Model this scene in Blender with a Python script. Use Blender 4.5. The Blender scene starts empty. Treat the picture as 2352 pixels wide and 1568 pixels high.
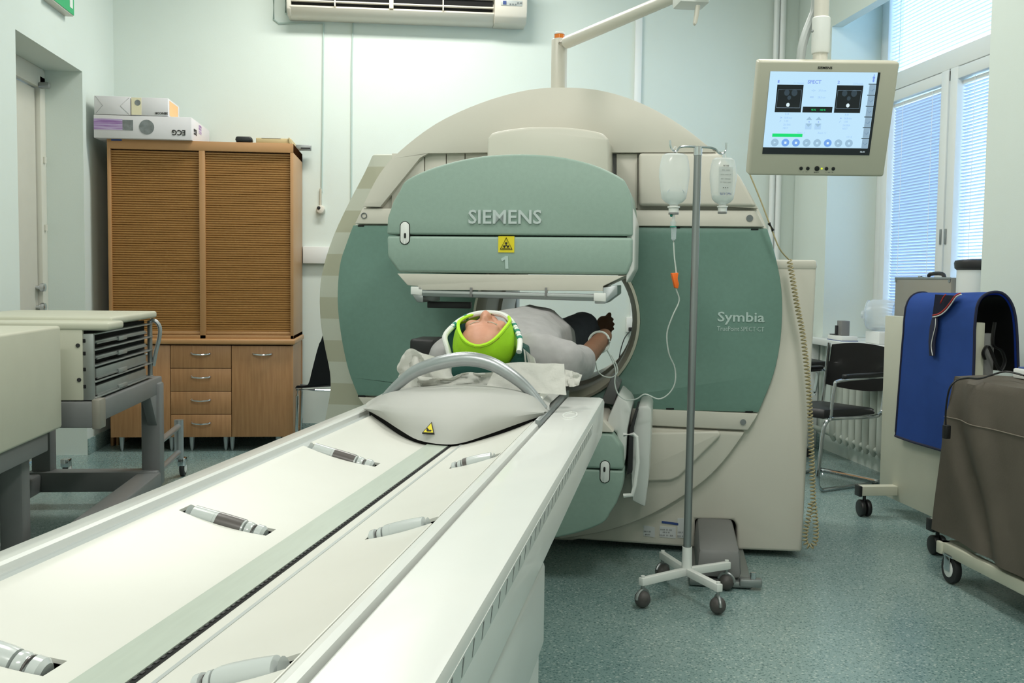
import bpy, bmesh, math, random
from math import sin, cos, atan, radians, pi, sqrt
from mathutils import Vector, Matrix, noise
random.seed(7)
S = bpy.context.scene
# ------------------------------------------------------------------ camera / world / lights
H, F, CX, CY = 1.25, 2350.0, 1176.0, 784.0
ROLL, PITCH, YAW, GA = .012, atan(.062), radians(5.98), radians(14.9)

cd = bpy.data.cameras.new('camera')
cam = bpy.data.objects.new('camera', cd)
S.collection.objects.link(cam)
cd.sensor_width = 36.0
cd.lens = 36.0 * F / 2352.0
cd.clip_start = .05
cam.matrix_world = (Matrix.Translation((0, 0, H)) @ Matrix.Rotation(-YAW, 4, 'Z') @
                    Matrix.Rotation(pi / 2 - PITCH, 4, 'X') @ Matrix.Rotation(ROLL, 4, 'Z'))
S.camera = cam
S.view_settings.view_transform = 'Standard'
S.view_settings.look = 'None'
S.view_settings.gamma = 1
S.view_settings.use_curve_mapping = False
S.view_settings.exposure = 0.1
w = bpy.data.worlds.new('daylight'); S.world = w; w.use_nodes = True
bgn = w.node_tree.nodes['Background']
bgn.inputs[0].default_value = (.50, .72, 1, 1)
bgn.inputs[1].default_value = 5.5
try:
    S.cycles.use_denoising = True
    S.cycles.max_bounces = 8
    S.cycles.transparent_max_bounces = 16
    S.cycles.sample_clamp_indirect = 6
except Exception:
    pass

def area(name, loc, sx, sy, power, col, rot=(0, 0, 0)):
    l = bpy.data.lights.new(name, 'AREA'); l.shape = 'RECTANGLE'; l.size = sx; l.size_y = sy
    l.energy = power; l.color = col
    o = bpy.data.objects.new(name, l); S.collection.objects.link(o); o.location = loc; o.rotation_euler = rot
    return o
LC = (1.0, .975, .92)
area('ceiling_lamp', (-.1, 6.75, 3.92), 1.5, .35, 64, LC)
area('ceiling_lamp', (-.9, 3.3, 3.92), .5, 1.5, 34, LC)
area('ceiling_lamp', (1.5, 2.2, 3.92), .5, 1.4, 50, LC)
area('ceiling_lamp', (1.9, 5.4, 3.92), .5, 1.4, 26, LC)
area('ceiling_lamp', (-.7, -.9, 3.92), 1.4, .5, 84, LC)

# ------------------------------------------------------------------ pixel -> point on a known real plane
def ray(px, py):
    dx, dy = px - CX, py - CY
    x = dx * cos(ROLL) + dy * sin(ROLL); y = -dx * sin(ROLL) + dy * cos(ROLL)
    f = F * cos(PITCH) - y * sin(PITCH); up = -y * cos(PITCH) - F * sin(PITCH)
    return Vector((x * cos(YAW) + f * sin(YAW), -x * sin(YAW) + f * cos(YAW), up)) / F
O = Vector((0, 0, H))
def aX(px, py, x): r = ray(px, py); return O + r * (x / r.x)
def aY(px, py, y): r = ray(px, py); return O + r * (y / r.y)
def aZ(px, py, z): r = ray(px, py); return O + r * ((z - H) / r.z)
def g(p): return Vector((p[0] * cos(GA) - p[1] * sin(GA), p[0] * sin(GA) + p[1] * cos(GA), p[2]))
def gB(px, py, b): r = g(ray(px, py)); return O + r * (b / r.y)
def gZ(px, py, z): return g(aZ(px, py, z))
def gA(px, py, a): r = g(ray(px, py)); return O + r * (a / r.x)

class Fr:
    def __init__(s, ang=0, ox=0, oy=0): s.a, s.ox, s.oy = ang, ox, oy
    def w(s, p):
        c, n = cos(s.a), sin(s.a)
        return Vector((s.ox + p[0] * c - p[1] * n, s.oy + p[0] * n + p[1] * c, p[2]))
W = Fr(0); G = Fr(-GA)
# ------------------------------------------------------------------ materials
def lin(c):
    return tuple(((v / 255) / 12.92 if v / 255 <= .04045 else ((v / 255 + .055) / 1.055) ** 2.4) for v in c) + (1,)
def mat(name, c, rough=.5, metal=0, spec=.5, var=0, scale=8, bump=0, bscale=60, emit=0, c2=None, coat=0, stretch=None, trans=0):
    m = bpy.data.materials.new(name); m.use_nodes = True; nt = m.node_tree; b = nt.nodes['Principled BSDF']
    col = lin(c)
    b.inputs['Base Color'].default_value = col
    b.inputs['Roughness'].default_value = rough; b.inputs['Metallic'].default_value = metal
    b.inputs['Specular IOR Level'].default_value = spec; b.inputs['Coat Weight'].default_value = coat
    b.inputs['Transmission Weight'].default_value = trans
    tc = nt.nodes.new('ShaderNodeTexCoord'); src = tc.outputs['Object']
    if stretch:
        mp = nt.nodes.new('ShaderNodeMapping'); mp.inputs['Scale'].default_value = stretch
        nt.links.new(src, mp.inputs[0]); src = mp.outputs[0]
    if var or c2:
        n = nt.nodes.new('ShaderNodeTexNoise'); n.inputs['Scale'].default_value = scale; n.inputs['Detail'].default_value = 4
        nt.links.new(src, n.inputs['Vector'])
        r = nt.nodes.new('ShaderNodeValToRGB'); nt.links.new(n.outputs[0], r.inputs[0])
        e = r.color_ramp.elements; e[0].position = .35; e[1].position = .65
        d = lin(c2) if c2 else tuple(v * (1 - var) for v in col[:3]) + (1,)
        e[0].color = d; e[1].color = col
        nt.links.new(r.outputs[0], b.inputs['Base Color'])
    if bump:
        n2 = nt.nodes.new('ShaderNodeTexNoise'); n2.inputs['Scale'].default_value = bscale
        nt.links.new(src, n2.inputs['Vector'])
        bp = nt.nodes.new('ShaderNodeBump'); bp.inputs['Strength'].default_value = bump; bp.inputs['Distance'].default_value = .01
        nt.links.new(n2.outputs[0], bp.inputs['Height']); nt.links.new(bp.outputs[0], b.inputs['Normal'])
    if emit:
        b.inputs['Emission Color'].default_value = col; b.inputs['Emission Strength'].default_value = emit
    return m
def clear(name, c, opaq=.3, rough=.1):
    m = bpy.data.materials.new(name); m.use_nodes = True; nt = m.node_tree; b = nt.nodes['Principled BSDF']
    b.inputs['Base Color'].default_value = lin(c); b.inputs['Roughness'].default_value = rough
    t = nt.nodes.new('ShaderNodeBsdfTransparent'); mx = nt.nodes.new('ShaderNodeMixShader')
    t.inputs[0].default_value = (.97, .99, .98, 1)
    lw = nt.nodes.new('ShaderNodeLayerWeight'); lw.inputs[0].default_value = .35
    ma = nt.nodes.new('ShaderNodeMath'); ma.operation = 'MULTIPLY_ADD'; ma.inputs[1].default_value = .5; ma.inputs[2].default_value = opaq
    ma.use_clamp = True
    nt.links.new(lw.outputs['Facing'], ma.inputs[0]); nt.links.new(ma.outputs[0], mx.inputs[0])
    nt.links.new(t.outputs[0], mx.inputs[1]); nt.links.new(b.outputs[0], mx.inputs[2])
    nt.links.new(mx.outputs[0], nt.nodes['Material Output'].inputs[0])
    return m
def screen_mat(name, c, s=1.0):
    m = bpy.data.materials.new(name); m.use_nodes = True; nt = m.node_tree; b = nt.nodes['Principled BSDF']
    b.inputs['Base Color'].default_value = (0.01, 0.01, 0.01, 1); b.inputs['Roughness'].default_value = .3
    b.inputs['Emission Color'].default_value = lin(c); b.inputs['Emission Strength'].default_value = s
    return m
M = {}
M['wall'] = mat('mint wall paint', (211, 221, 214), .75, var=.03, scale=1.5, bump=.05, bscale=180)
M['ceil'] = mat('white ceiling paint', (225, 228, 222), .8)
M['door'] = mat('off white door paint', (206, 205, 192), .5, var=.03)
M['frame'] = mat('white window frame', (222, 226, 224), .35)
M['cream'] = mat('warm grey white scanner shell', (210, 206, 194), .38, var=.02, scale=3, bump=.03, bscale=300)
M['creamd'] = mat('beige scanner trim', (190, 187, 170), .4)
M['green'] = mat('sage green textured shell', (146, 169, 157), .45, var=.05, scale=60, bump=.06, bscale=400)
M['greend'] = mat('deep sage green side panel', (108, 141, 129), .42, var=.05, scale=60, bump=.05, bscale=400)
M['white'] = mat('glossy white table cover', (220, 222, 218), .3, var=.02, scale=4, coat=.2)
M['ivory'] = mat('ivory trough surface', (214, 214, 206), .35, var=.03, scale=5)
M['sheet'] = mat('white crepe sheet', (232, 232, 226), .85, bump=.15, bscale=90)
M['silver'] = mat('brushed silver', (176, 180, 182), .32, .75, var=.05, scale=40)
M['chrome'] = mat('chrome', (205, 208, 212), .12, 1)
M['steel'] = mat('dull steel', (150, 154, 154), .4, .8)
M['black'] = mat('black plastic', (22, 22, 24), .45)
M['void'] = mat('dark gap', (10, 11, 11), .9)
M['rubber'] = mat('dark rubber', (40, 40, 42), .6, var=.2, scale=30)
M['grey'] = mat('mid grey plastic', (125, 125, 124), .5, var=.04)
M['greyd'] = mat('grey enamel frame', (118, 120, 120), .45, var=.05, scale=6)
M['shellw'] = mat('satin white pallet cap', (228, 229, 224), .5, var=.02, scale=4)
M['castor'] = mat('dusty grey castor', (84, 80, 78), .5, var=.3, scale=40)
M['conduit'] = mat('painted conduit', (176, 194, 187), .6)
M['floor'] = None
M['wood'] = mat('beech veneer', (174, 130, 88), .42, c2=(160, 116, 76), scale=6, stretch=(10, 10, .7), bump=.03)
M['tamb'] = mat('beech tambour slats', (166, 120, 64), .5, c2=(154, 110, 56), scale=5, stretch=(1, 1, 14))
M['edge'] = mat('beech edge band', (178, 134, 88), .4, var=.06, scale=4)
M['yellow'] = mat('warning sticker yellow', (226, 208, 30), .5)
M['ink'] = mat('black ink', (18, 18, 18), .6)
M['inkg'] = mat('grey ink', (110, 116, 116), .6)
M['logo'] = mat('brushed metal lettering', (198, 206, 206), .3, .6)
M['letter'] = mat('pale lettering', (176, 196, 190), .5)
M['lime'] = mat('lime green hood fabric', (158, 214, 24), .8, var=.1, scale=14, bump=.1, bscale=200)
M['limer'] = mat('lime green hem', (178, 232, 40), .75)
M['skin'] = mat('skin', (206, 148, 122), .5, var=.12, scale=18, bump=.08, bscale=60)
M['skind'] = mat('shaded skin of foot and arm', (124, 88, 66), .55, var=.1, scale=18)  # darker copy of the skin, shade under the scanner put into its colour
M['shirt'] = mat('heather grey jersey', (168, 166, 166), .9, var=.1, scale=25, bump=.15, bscale=22)
M['pants'] = mat('dark navy trousers', (58, 60, 70), .9, var=.15, scale=14, bump=.1, bscale=30)
M['dgreen'] = mat('dark teal foam cushion', (24, 74, 66), .8)
M['glove'] = mat('dark sleeve', (40, 38, 40), .9)
M['blue'] = mat('royal blue apron fabric', (54, 98, 190), .75, var=.06, scale=7, bump=.12, bscale=14)
M['navy'] = mat('navy binding', (22, 26, 54), .8)
M['red'] = mat('red piping', (190, 50, 40), .7)
M['cover'] = mat('taupe vinyl cover', (130, 122, 110), .55, var=.08, scale=9, bump=.06, bscale=120)
M['cart'] = mat('cream powder coat', (196, 196, 178), .5, var=.03, bump=.04, bscale=300)
M['radiator'] = mat('old white radiator enamel', (196, 202, 192), .4)
M['cap'] = mat('white nylon', (226, 228, 224), .4)
M['amber'] = mat('amber lamp lens', (206, 110, 16), .2, coat=.5, emit=.15)
M['orange'] = mat('orange clamp', (240, 110, 30), .45)
M['teal'] = mat('teal plastic', (20, 130, 110), .4)
M['exit'] = mat('green exit face', (20, 150, 90), .4, emit=.25)
M['paperw'] = mat('white card box', (216, 214, 216), .6, var=.03)
M['kraft'] = mat('kraft cardboard', (196, 176, 132), .8)
M['purple'] = mat('purple print', (140, 100, 160), .6, c2=(200, 190, 215), scale=5, stretch=(1, 1, 18))
M['print'] = mat('grey print', (128, 134, 134), .6, var=.3, scale=30)
M['oprint'] = mat('orange print', (232, 186, 130), .6)
M['yprint'] = mat('pale yellow print', (226, 218, 186), .6)
M['bprint'] = mat('blue print', (46, 70, 130), .6)
M['bottle'] = clear('clear infusion bottle', (238, 242, 242), .36)
M['water'] = clear('saline', (226, 236, 236), .3, .02)
M['canister'] = clear('frosted clear plastic', (225, 232, 238), .3, .25)
M['glass'] = clear('window glass', (220, 235, 245), .04, .02)
M['label'] = mat('bottle label print', (205, 208, 208), .7)
M['tube'] = mat('pale infusion tube', (196, 204, 198), .3)
M['alu'] = mat('aluminium case panel', (150, 146, 136), .45, .3)
M['coil'] = mat('beige coiled cable', (172, 160, 122), .5)
M['tray'] = mat('galvanised tray', (158, 162, 160), .38, .6, var=.1, scale=12)
M['rolls'] = mat('translucent white roller', (190, 196, 194), .25, coat=.4)
M['rolld'] = mat('dark stained roller', (88, 82, 80), .3, coat=.4)
M['belt'] = mat('grey green belt', (178, 188, 176), .35, var=.05, scale=20, stretch=(6, .6, 1))
M['tabh'] = mat('pale grey rail strip', (172, 178, 176), .35)
# floor: speckled vinyl
def floor_mat():
    m = mat('speckled teal vinyl', (138, 160, 156), .22, c2=(120, 146, 144), scale=1.2)
    nt = m.node_tree; b = nt.nodes['Principled BSDF']
    base = b.inputs['Base Color'].links[0].from_socket
    tc = [n for n in nt.nodes if n.type == 'TEX_COORD'][0]
    prev = base
    for sc, th, col in ((75, .30, (40, 78, 82)), (60, .27, (184, 196, 190)), (130, .3, (58, 96, 98))):
        v = nt.nodes.new('ShaderNodeTexVoronoi'); v.inputs['Scale'].default_value = sc; nt.links.new(tc.outputs['Object'], v.inputs['Vector'])
        lt = nt.nodes.new('ShaderNodeMath'); lt.operation = 'LESS_THAN'; lt.inputs[1].default_value = th; nt.links.new(v.outputs['Distance'], lt.inputs[0])
        ml = nt.nodes.new('ShaderNodeMath'); ml.operation = 'MULTIPLY'; ml.inputs[1].default_value = .55; nt.links.new(lt.outputs[0], ml.inputs[0])
        mx = nt.nodes.new('ShaderNodeMix'); mx.data_type = 'RGBA'; nt.links.new(ml.outputs[0], mx.inputs['Factor'])
        nt.links.new(prev, mx.inputs['A']); mx.inputs['B'].default_value = lin(col); prev = mx.outputs['Result']
    nt.links.new(prev, b.inputs['Base Color'])
    return m
M['floor'] = floor_mat()
def stripe_mat():
    m = mat('banded beige shell', (196, 196, 180), .4); nt = m.node_tree; b = nt.nodes['Principled BSDF']
    tc = nt.nodes.new('ShaderNodeTexCoord'); sp = nt.nodes.new('ShaderNodeSeparateXYZ'); nt.links.new(tc.outputs['Object'], sp.inputs[0])
    a = nt.nodes.new('ShaderNodeMath'); a.operation = 'MULTIPLY_ADD'; a.inputs[1].default_value = 1 / .218; a.inputs[2].default_value = .26
    f = nt.nodes.new('ShaderNodeMath'); f.operation = 'FRACT'; l = nt.nodes.new('ShaderNodeMath'); l.operation = 'LESS_THAN'; l.inputs[1].default_value = .5
    mx = nt.nodes.new('ShaderNodeMix'); mx.data_type = 'RGBA'
    nt.links.new(sp.outputs[2], a.inputs[0]); nt.links.new(a.outputs[0], f.inputs[0]); nt.links.new(f.outputs[0], l.inputs[0]); nt.links.new(l.outputs[0], mx.inputs['Factor'])
    mx.inputs['A'].default_value = lin((196, 198, 184)); mx.inputs['B'].default_value = lin((178, 177, 156))
    nt.links.new(mx.outputs['Result'], b.inputs['Base Color']); return m
M['stripe'] = stripe_mat()
def blind_mat():
    m = bpy.data.materials.new('blue white blind slat'); m.use_nodes = True; nt = m.node_tree; b = nt.nodes['Principled BSDF']
    b.inputs['Base Color'].default_value = lin((225, 232, 240)); b.inputs['Roughness'].default_value = .4
    t = nt.nodes.new('ShaderNodeBsdfTranslucent'); t.inputs[0].default_value = lin((200, 216, 240)); mx = nt.nodes.new('ShaderNodeMixShader'); mx.inputs[0].default_value = .3
    nt.links.new(b.outputs[0], mx.inputs[1]); nt.links.new(t.outputs[0], mx.inputs[2]); nt.links.new(mx.outputs[0], nt.nodes['Material Output'].inputs[0])
    return m
M['blind'] = blind_mat()

# ------------------------------------------------------------------ mesh helpers
def BM(): return bmesh.new()
def _merge(bm, t, bev=0, seg=2):
    if bev:
        t.normal_update()
        ed = [e for e in t.edges if len(e.link_faces) == 2 and e.calc_face_angle(0) > .5]
        if ed: bmesh.ops.bevel(t, geom=ed, offset=bev, segments=seg, profile=.5, affect='EDGES', clamp_overlap=True)
    bmesh.ops.recalc_face_normals(t, faces=t.faces)
    m = bpy.data.meshes.new('t'); t.to_mesh(m); t.free(); bm.from_mesh(m); bpy.data.meshes.remove(m)
    return bm
def box(bm, x0, x1, y0, y1, z0, z1, bev=0, seg=2, mtx=None):
    t = BM(); bmesh.ops.create_cube(t, size=1)
    for v in t.verts: v.co = Vector(((x0 + x1) / 2 + v.co.x * (x1 - x0), (y0 + y1) / 2 + v.co.y * (y1 - y0), (z0 + z1) / 2 + v.co.z * (z1 - z0)))
    if mtx: t.transform(mtx)
    return _merge(bm, t, bev, seg)
def Bx(*a, **k): return box(BM(), *a, **k)
def hexa(bm, pts, bev=0):          # 8 points: bottom 4, top 4
    t = BM(); v = [t.verts.new(p) for p in pts]
    for f in ((0, 1, 2, 3), (7, 6, 5, 4), (0, 4, 5, 1), (1, 5, 6, 2), (2, 6, 7, 3), (3, 7, 4, 0)): t.faces.new([v[i] for i in f])
    return _merge(bm, t, bev)
def prism(bm, pts, d, bev=0, seg=2, top=None):     # polygon pts (3D), swept by vector d; top: other outline at the far end
    t = BM(); d = Vector(d)
    a = [t.verts.new(p) for p in pts]; q = top or [Vector(p) + d for p in pts]; b = [t.verts.new(p) for p in q]
    t.faces.new(a); t.faces.new(b[::-1]); n = len(a)
    for i in range(n): t.faces.new((a[i], b[i], b[(i + 1) % n], a[(i + 1) % n]))
    return _merge(bm, t, bev, seg)
def frame_of(d):
    d = Vector(d).normalized(); u = Vector((0, 0, 1)) if abs(d.z) < .9 else Vector((1, 0, 0))
    r = d.cross(u).normalized(); return r, r.cross(d).normalized()
def cyl(bm, p, q, r0, r1=None, seg=16, bev=0):
    p, q = Vector(p), Vector(q); r1 = r0 if r1 is None else r1; u, v = frame_of(q - p); t = BM()
    A = [t.verts.new(p + (u * cos(2 * pi * i / seg) + v * sin(2 * pi * i / seg)) * r0) for i in range(seg)]
    B = [t.verts.new(q + (u * cos(2 * pi * i / seg) + v * sin(2 * pi * i / seg)) * r1) for i in range(seg)]
    t.faces.new(A); t.faces.new(B[::-1])
    for i in range(seg): t.faces.new((A[i], B[i], B[(i + 1) % seg], A[(i + 1) % seg]))
    return _merge(bm, t, bev)
def smoothp(pts, n=4, closed=False):
    pts = [Vector(p) for p in pts]; out = []; L = len(pts)
    for i in range(L if closed else L - 1):
        p0 = pts[(i - 1) % L] if (closed or i > 0) else pts[0]; p1 = pts[i]; p2 = pts[(i + 1) % L]
        p3 = pts[(i + 2) % L] if (closed or i + 2 < L) else pts[-1]
        for k in range(n):
            t = k / n
            out.append(.5 * ((2 * p1) + (-p0 + p2) * t + (2 * p0 - 5 * p1 + 4 * p2 - p3) * t * t + (-p0 + 3 * p1 - 3 * p2 + p3) * t ** 3))
    if not closed: out.append(pts[-1])
    return out
def tube(bm, pts, r, seg=8, sm=0, closed=False, flat=None):
    if sm: pts = smoothp(pts, sm, closed)
    pts = [Vector(p) for p in pts]; t = BM(); rings = []; n = len(pts); pu = None
    for i, p in enumerate(pts):
        d = (pts[(i + 1) % n] if (closed or i < n - 1) else p) - (pts[i - 1] if (closed or i > 0) else p)
        if d.length < 1e-9: d = Vector((0, 0, 1))
        d.normalize()
        if pu is None: u, v = frame_of(d)
        else:
            u = (pu - d * pu.dot(d)); u = u.normalized() if u.length > 1e-6 else frame_of(d)[0]; v = d.cross(u)
        if flat and pu is None: u = (Vector(flat[0]) - d * Vector(flat[0]).dot(d)).normalized(); v = d.cross(u)
        pu = u; ra = r[i] if isinstance(r, (list, tuple)) else r; rb = ra * (flat[1] if flat else 1)
        rings.append([t.verts.new(p + u * cos(2 * pi * k / seg) * ra + v * sin(2 * pi * k / seg) * rb) for k in range(seg)])
    m = n if closed else n - 1
    for i in range(m):
        A, B = rings[i], rings[(i + 1) % n]
        for k in range(seg): t.faces.new((A[k], B[k], B[(k + 1) % seg], A[(k + 1) % seg]))
    if not closed: t.faces.new(rings[0]); t.faces.new(rings[-1][::-1])
    return _merge(bm, t)
def lathe(bm, prof, c, axis=(0, 0, 1), seg=24, sx=1, sy=1, xdir=None):
    c = Vector(c); ax = Vector(axis).normalized(); u, v = frame_of(ax)
    if xdir: u = Vector(xdir).normalized(); v = ax.cross(u)
    t = BM(); R = [[t.verts.new(c + ax * h + u * cos(2 * pi * k / seg) * max(r, 1e-4) * sx + v * sin(2 * pi * k / seg) * max(r, 1e-4) * sy) for k in range(seg)] for r, h in prof]
    for A, B in zip(R, R[1:]):
        for k in range(seg): t.faces.new((A[k], B[k], B[(k + 1) % seg], A[(k + 1) % seg]))
    t.faces.new(R[0]); t.faces.new(R[-1][::-1])
    return _merge(bm, t)
def sph(bm, c, r, seg=16, rings=10):
    r = r if isinstance(r, (tuple, list)) else (r, r, r); t = BM()
    bmesh.ops.create_uvsphere(t, u_segments=seg, v_segments=rings, radius=1)
    for v in t.verts: v.co = Vector(c) + Vector((v.co.x * r[0], v.co.y * r[1], v.co.z * r[2]))
    return _merge(bm, t)
def grid(bm, fn, nu, nv, thick=0):
    t = BM(); V = [[t.verts.new(fn(i / nu, j / nv)) for j in range(nv + 1)] for i in range(nu + 1)]
    for i in range(nu):
        for j in range(nv): t.faces.new((V[i][j], V[i + 1][j], V[i + 1][j + 1], V[i][j + 1]))
    if thick: bmesh.ops.solidify(t, geom=t.faces[:], thickness=thick)
    return _merge(bm, t)
def pill(c, u, v, w, h, n=8):       # rounded slot outline
    c, u, v = Vector(c), Vector(u), Vector(v); r = min(w, h) / 2; out = []
    for q, (sx, sy) in enumerate(((1, 1), (-1, 1), (-1, -1), (1, -1))):
        for k in range(n):
            an = pi / 2 * (q + k / (n - 1)); out.append(c + u * (sx * (w / 2 - r) + r * cos(an)) + v * (sy * (h / 2 - r) + r * sin(an)))
    return out

class T:
    def __init__(s, name, label=None, cat=None, fr=W, base=(0, 0, 0), group=None, kind=None, empty=True, bm=None, m=None):
        s.fr = fr; s.base = Vector(base)
        s.o = bpy.data.objects.new(name, None if bm is None else s.mesh(name, bm, m)); S.collection.objects.link(s.o)
        s.o.location = fr.w(base); s.o.rotation_euler = (0, 0, fr.a)
        if bm is None: s.o.empty_display_size = .1
        for k, v in (('label', label), ('category', cat), ('group', group), ('kind', kind)):
            if v: s.o[k] = v
    def mesh(s, name, bm, m, base=None):
        base = s.base if base is None else base
        for v in bm.verts: v.co -= base
        bm.normal_update()
        for f in bm.faces: f.smooth = True
        for e in bm.edges:
            if len(e.link_faces) == 2 and e.calc_face_angle(0) > .6: e.smooth = False
        me = bpy.data.meshes.new(name); bm.to_mesh(me); bm.free()
        if m: me.materials.append(M[m] if isinstance(m, str) else m)
        return me
    def part(s, name, bm, m, parent=None, label=None, kind=None):
        me = s.mesh(name, bm, m); o = bpy.data.objects.new(name, me); S.collection.objects.link(o); o.parent = parent or s.o
        if label: o['label'] = label
        if kind: o['kind'] = kind
        return o
def struct(name, bm, m, label=None): return T(name, label, None, kind='structure', bm=bm, m=m)
def solid(name, bm, m, label, cat, fr=W, base=(0, 0, 0), group=None): return T(name, label, cat, fr, base, group, bm=bm, m=m)
def text(t, name, s, c, right, up, wd, ht, m, depth=.002, parent=None, label=None, bold=0.0):
    cu = bpy.data.curves.new('x', 'FONT'); cu.body = s; cu.size = 1; cu.extrude = .01; cu.offset = bold; cu.resolution_u = 2
    ob = bpy.data.objects.new('x', cu); S.collection.objects.link(ob)
    me = ob.to_mesh(); bm = BM(); bm.from_mesh(me); ob.to_mesh_clear(); bpy.data.objects.remove(ob); bpy.data.curves.remove(cu)
    xs = [v.co.x for v in bm.verts]; ys = [v.co.y for v in bm.verts]; x0, x1, y0, y1 = min(xs), max(xs), min(ys), max(ys)
    c, right, up = Vector(c), Vector(right).normalized(), Vector(up).normalized(); n = right.cross(up)
    for v in bm.verts:
        v.co = c + right * ((v.co.x - (x0 + x1) / 2) / (x1 - x0) * wd) + up * ((v.co.y - (y0 + y1) / 2) / (y1 - y0) * ht) + n * ((v.co.z + .01) / .02 * depth)
    bmesh.ops.remove_doubles(bm, verts=bm.verts, dist=1e-5)
    return t.part(name, bm, m, parent, label)
UX, UY, UZ = Vector((1, 0, 0)), Vector((0, 1, 0)), Vector((0, 0, 1))

# ================================================================== ROOM
D, XL, XR, ZC = 8.0, -2.17, 3.1, 4.0
struct('floor', Bx(XL - .4, XR + .6, -3, D + .12, -.08, 0), 'floor')
struct('ceiling', Bx(XL - .4, XR + .6, -3, D + .12, ZC, ZC + .1), 'ceil')
struct('wall_back', Bx(XL - .4, XR + .6, D, D + .12, 0, ZC), 'wall')
struct('wall_front', Bx(XL - .4, XR + .6, -3.12, -3, 0, ZC), 'wall')
dy0, dy1, dz = 6.055, 7.245, 2.6
b = Bx(XL - .38, XL, -3, dy0, 0, ZC); box(b, XL - .38, XL, dy1, D, 0, ZC); box(b, XL - .38, XL, dy0, dy1, dz, ZC)
struct('wall_left', b, 'wall')
ny0, ny1, nz, XW = 5.26, 7.345, 3.45, 3.55
b = Bx(XR, XR + .55, -3, ny0, 0, ZC); box(b, XR, XR + .55, ny1, D, 0, ZC); box(b, XR, XR + .55, ny0, ny1, nz, ZC)
box(b, XR, XR + .08, ny0, ny1, 3.115, nz); box(b, XR + .02, XR + .55, ny0, ny1, 0, .80)
struct('wall_right', b, 'wall')
struct('baseboard_left', Bx(XL, XL + .012, dy1 + .005, D, 0, .11, bev=.004), 'floor')
struct('baseboard_back', Bx(XL, XR, D - .012, D, 0, .11, bev=.004), 'floor')
struct('baseboard_right', Bx(XR - .012, XR, ny1, D, 0, .11, bev=.004), 'floor')
# door in the left recess
xd = XL - .29
d = T('door_1', None, None, kind='structure', base=(xd, 6.6, 0))
b = Bx(xd - .04, xd + .05, dy0, dy0 + .1, 0, 2.55, bev=.006); box(b, xd - .04, xd + .05, dy1 - .1, dy1, 0, 2.55, bev=.006)
box(b, xd - .04, xd + .05, dy0, dy1, 2.47, 2.6, bev=.006); d.part('door_frame', b, 'door')
d.part('door_leaf', Bx(xd - .03, xd + .02, dy0 + .105, dy1 - .112, .01, 2.462, bev=.003), 'door')
d.part('shadow_gap', Bx(xd - .03, xd + .008, dy1 - .116, dy1 - .102, .01, 2.465), 'void')
for zz in (1.15, 1.02):
    b = lathe(BM(), [(.001, 0), (.026, 0), (.03, .012), (.026, .03), (.012, .035), (.001, .036)], (xd + .05, dy1 - .15, zz), UX)
    cyl(b, (xd + .02, dy1 - .15, zz), (xd + .05, dy1 - .15, zz), .012); box(b, xd + .03, xd + .045, dy1 - .16, dy1 - .09, zz - .012, zz + .012, bev=.005)
    d.part('door_knob', b, 'chrome')
b = Bx(xd + .05, xd + .12, dy1 - .14, dy1 - .1, 2.46, 2.5, bev=.01); d.part('door_closer', b, 'steel')
for zz in (2.0, 1.55): d.part('hinge', cyl(BM(), (xd + .055, dy1 - .05, zz - .02), (xd + .055, dy1 - .05, zz + .02), .012), 'door')
# window
wn = T('window_1', None, None, kind='structure', base=(XW, 6.3, .84))
def fr(y0, y1, z0, z1, dx=0): return Bx(XW - .07 + dx, XW + .01, y0, y1, z0, z1, bev=.006)
wn.part('window_frame', fr(ny1 - .11, ny1, .84, nz), 'frame'); wn.part('window_frame', fr(ny0, ny0 + .1, .84, nz), 'frame')
wn.part('window_frame', fr(ny0, ny1, 2.62, 2.74, -.015), 'frame'); wn.part('window_frame', fr(ny0, ny1, nz - .08, nz), 'frame'); wn.part('window_frame', fr(ny0, ny1, .84, .92), 'frame')
for (y0, y1) in ((5.36, 6.315), (6.335, 7.235)):
    b = fr(y0, y0 + .09, .92, 2.62, -.02); box(b, XW - .09, XW + .01, y1 - .09, y1, .92, 2.62, bev=.006); box(b, XW - .088, XW + .01, y0, y1, .92, 1.0, bev=.006); box(b, XW - .088, XW + .01, y0, y1, 2.54, 2.615, bev=.006)
    sash = wn.part('casement_sash', b, 'frame')
    wn.part('hinge', Bx(XW - .098, XW - .09, y0 + .01 if y0 > 6 else y1 - .03, y0 + .03 if y0 > 6 else y1 - .01, 1.5, 1.6, bev=.003), 'steel', sash)
    wn.part('window_pane', Bx(XW - .012, XW - .006, y0 + .09, y1 - .09, 1.0, 2.54), 'glass')
wn.part('window_pane', Bx(XW - .012, XW - .006, ny0 + .1, ny1 - .11, 2.74, nz - .08), 'glass')
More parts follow.
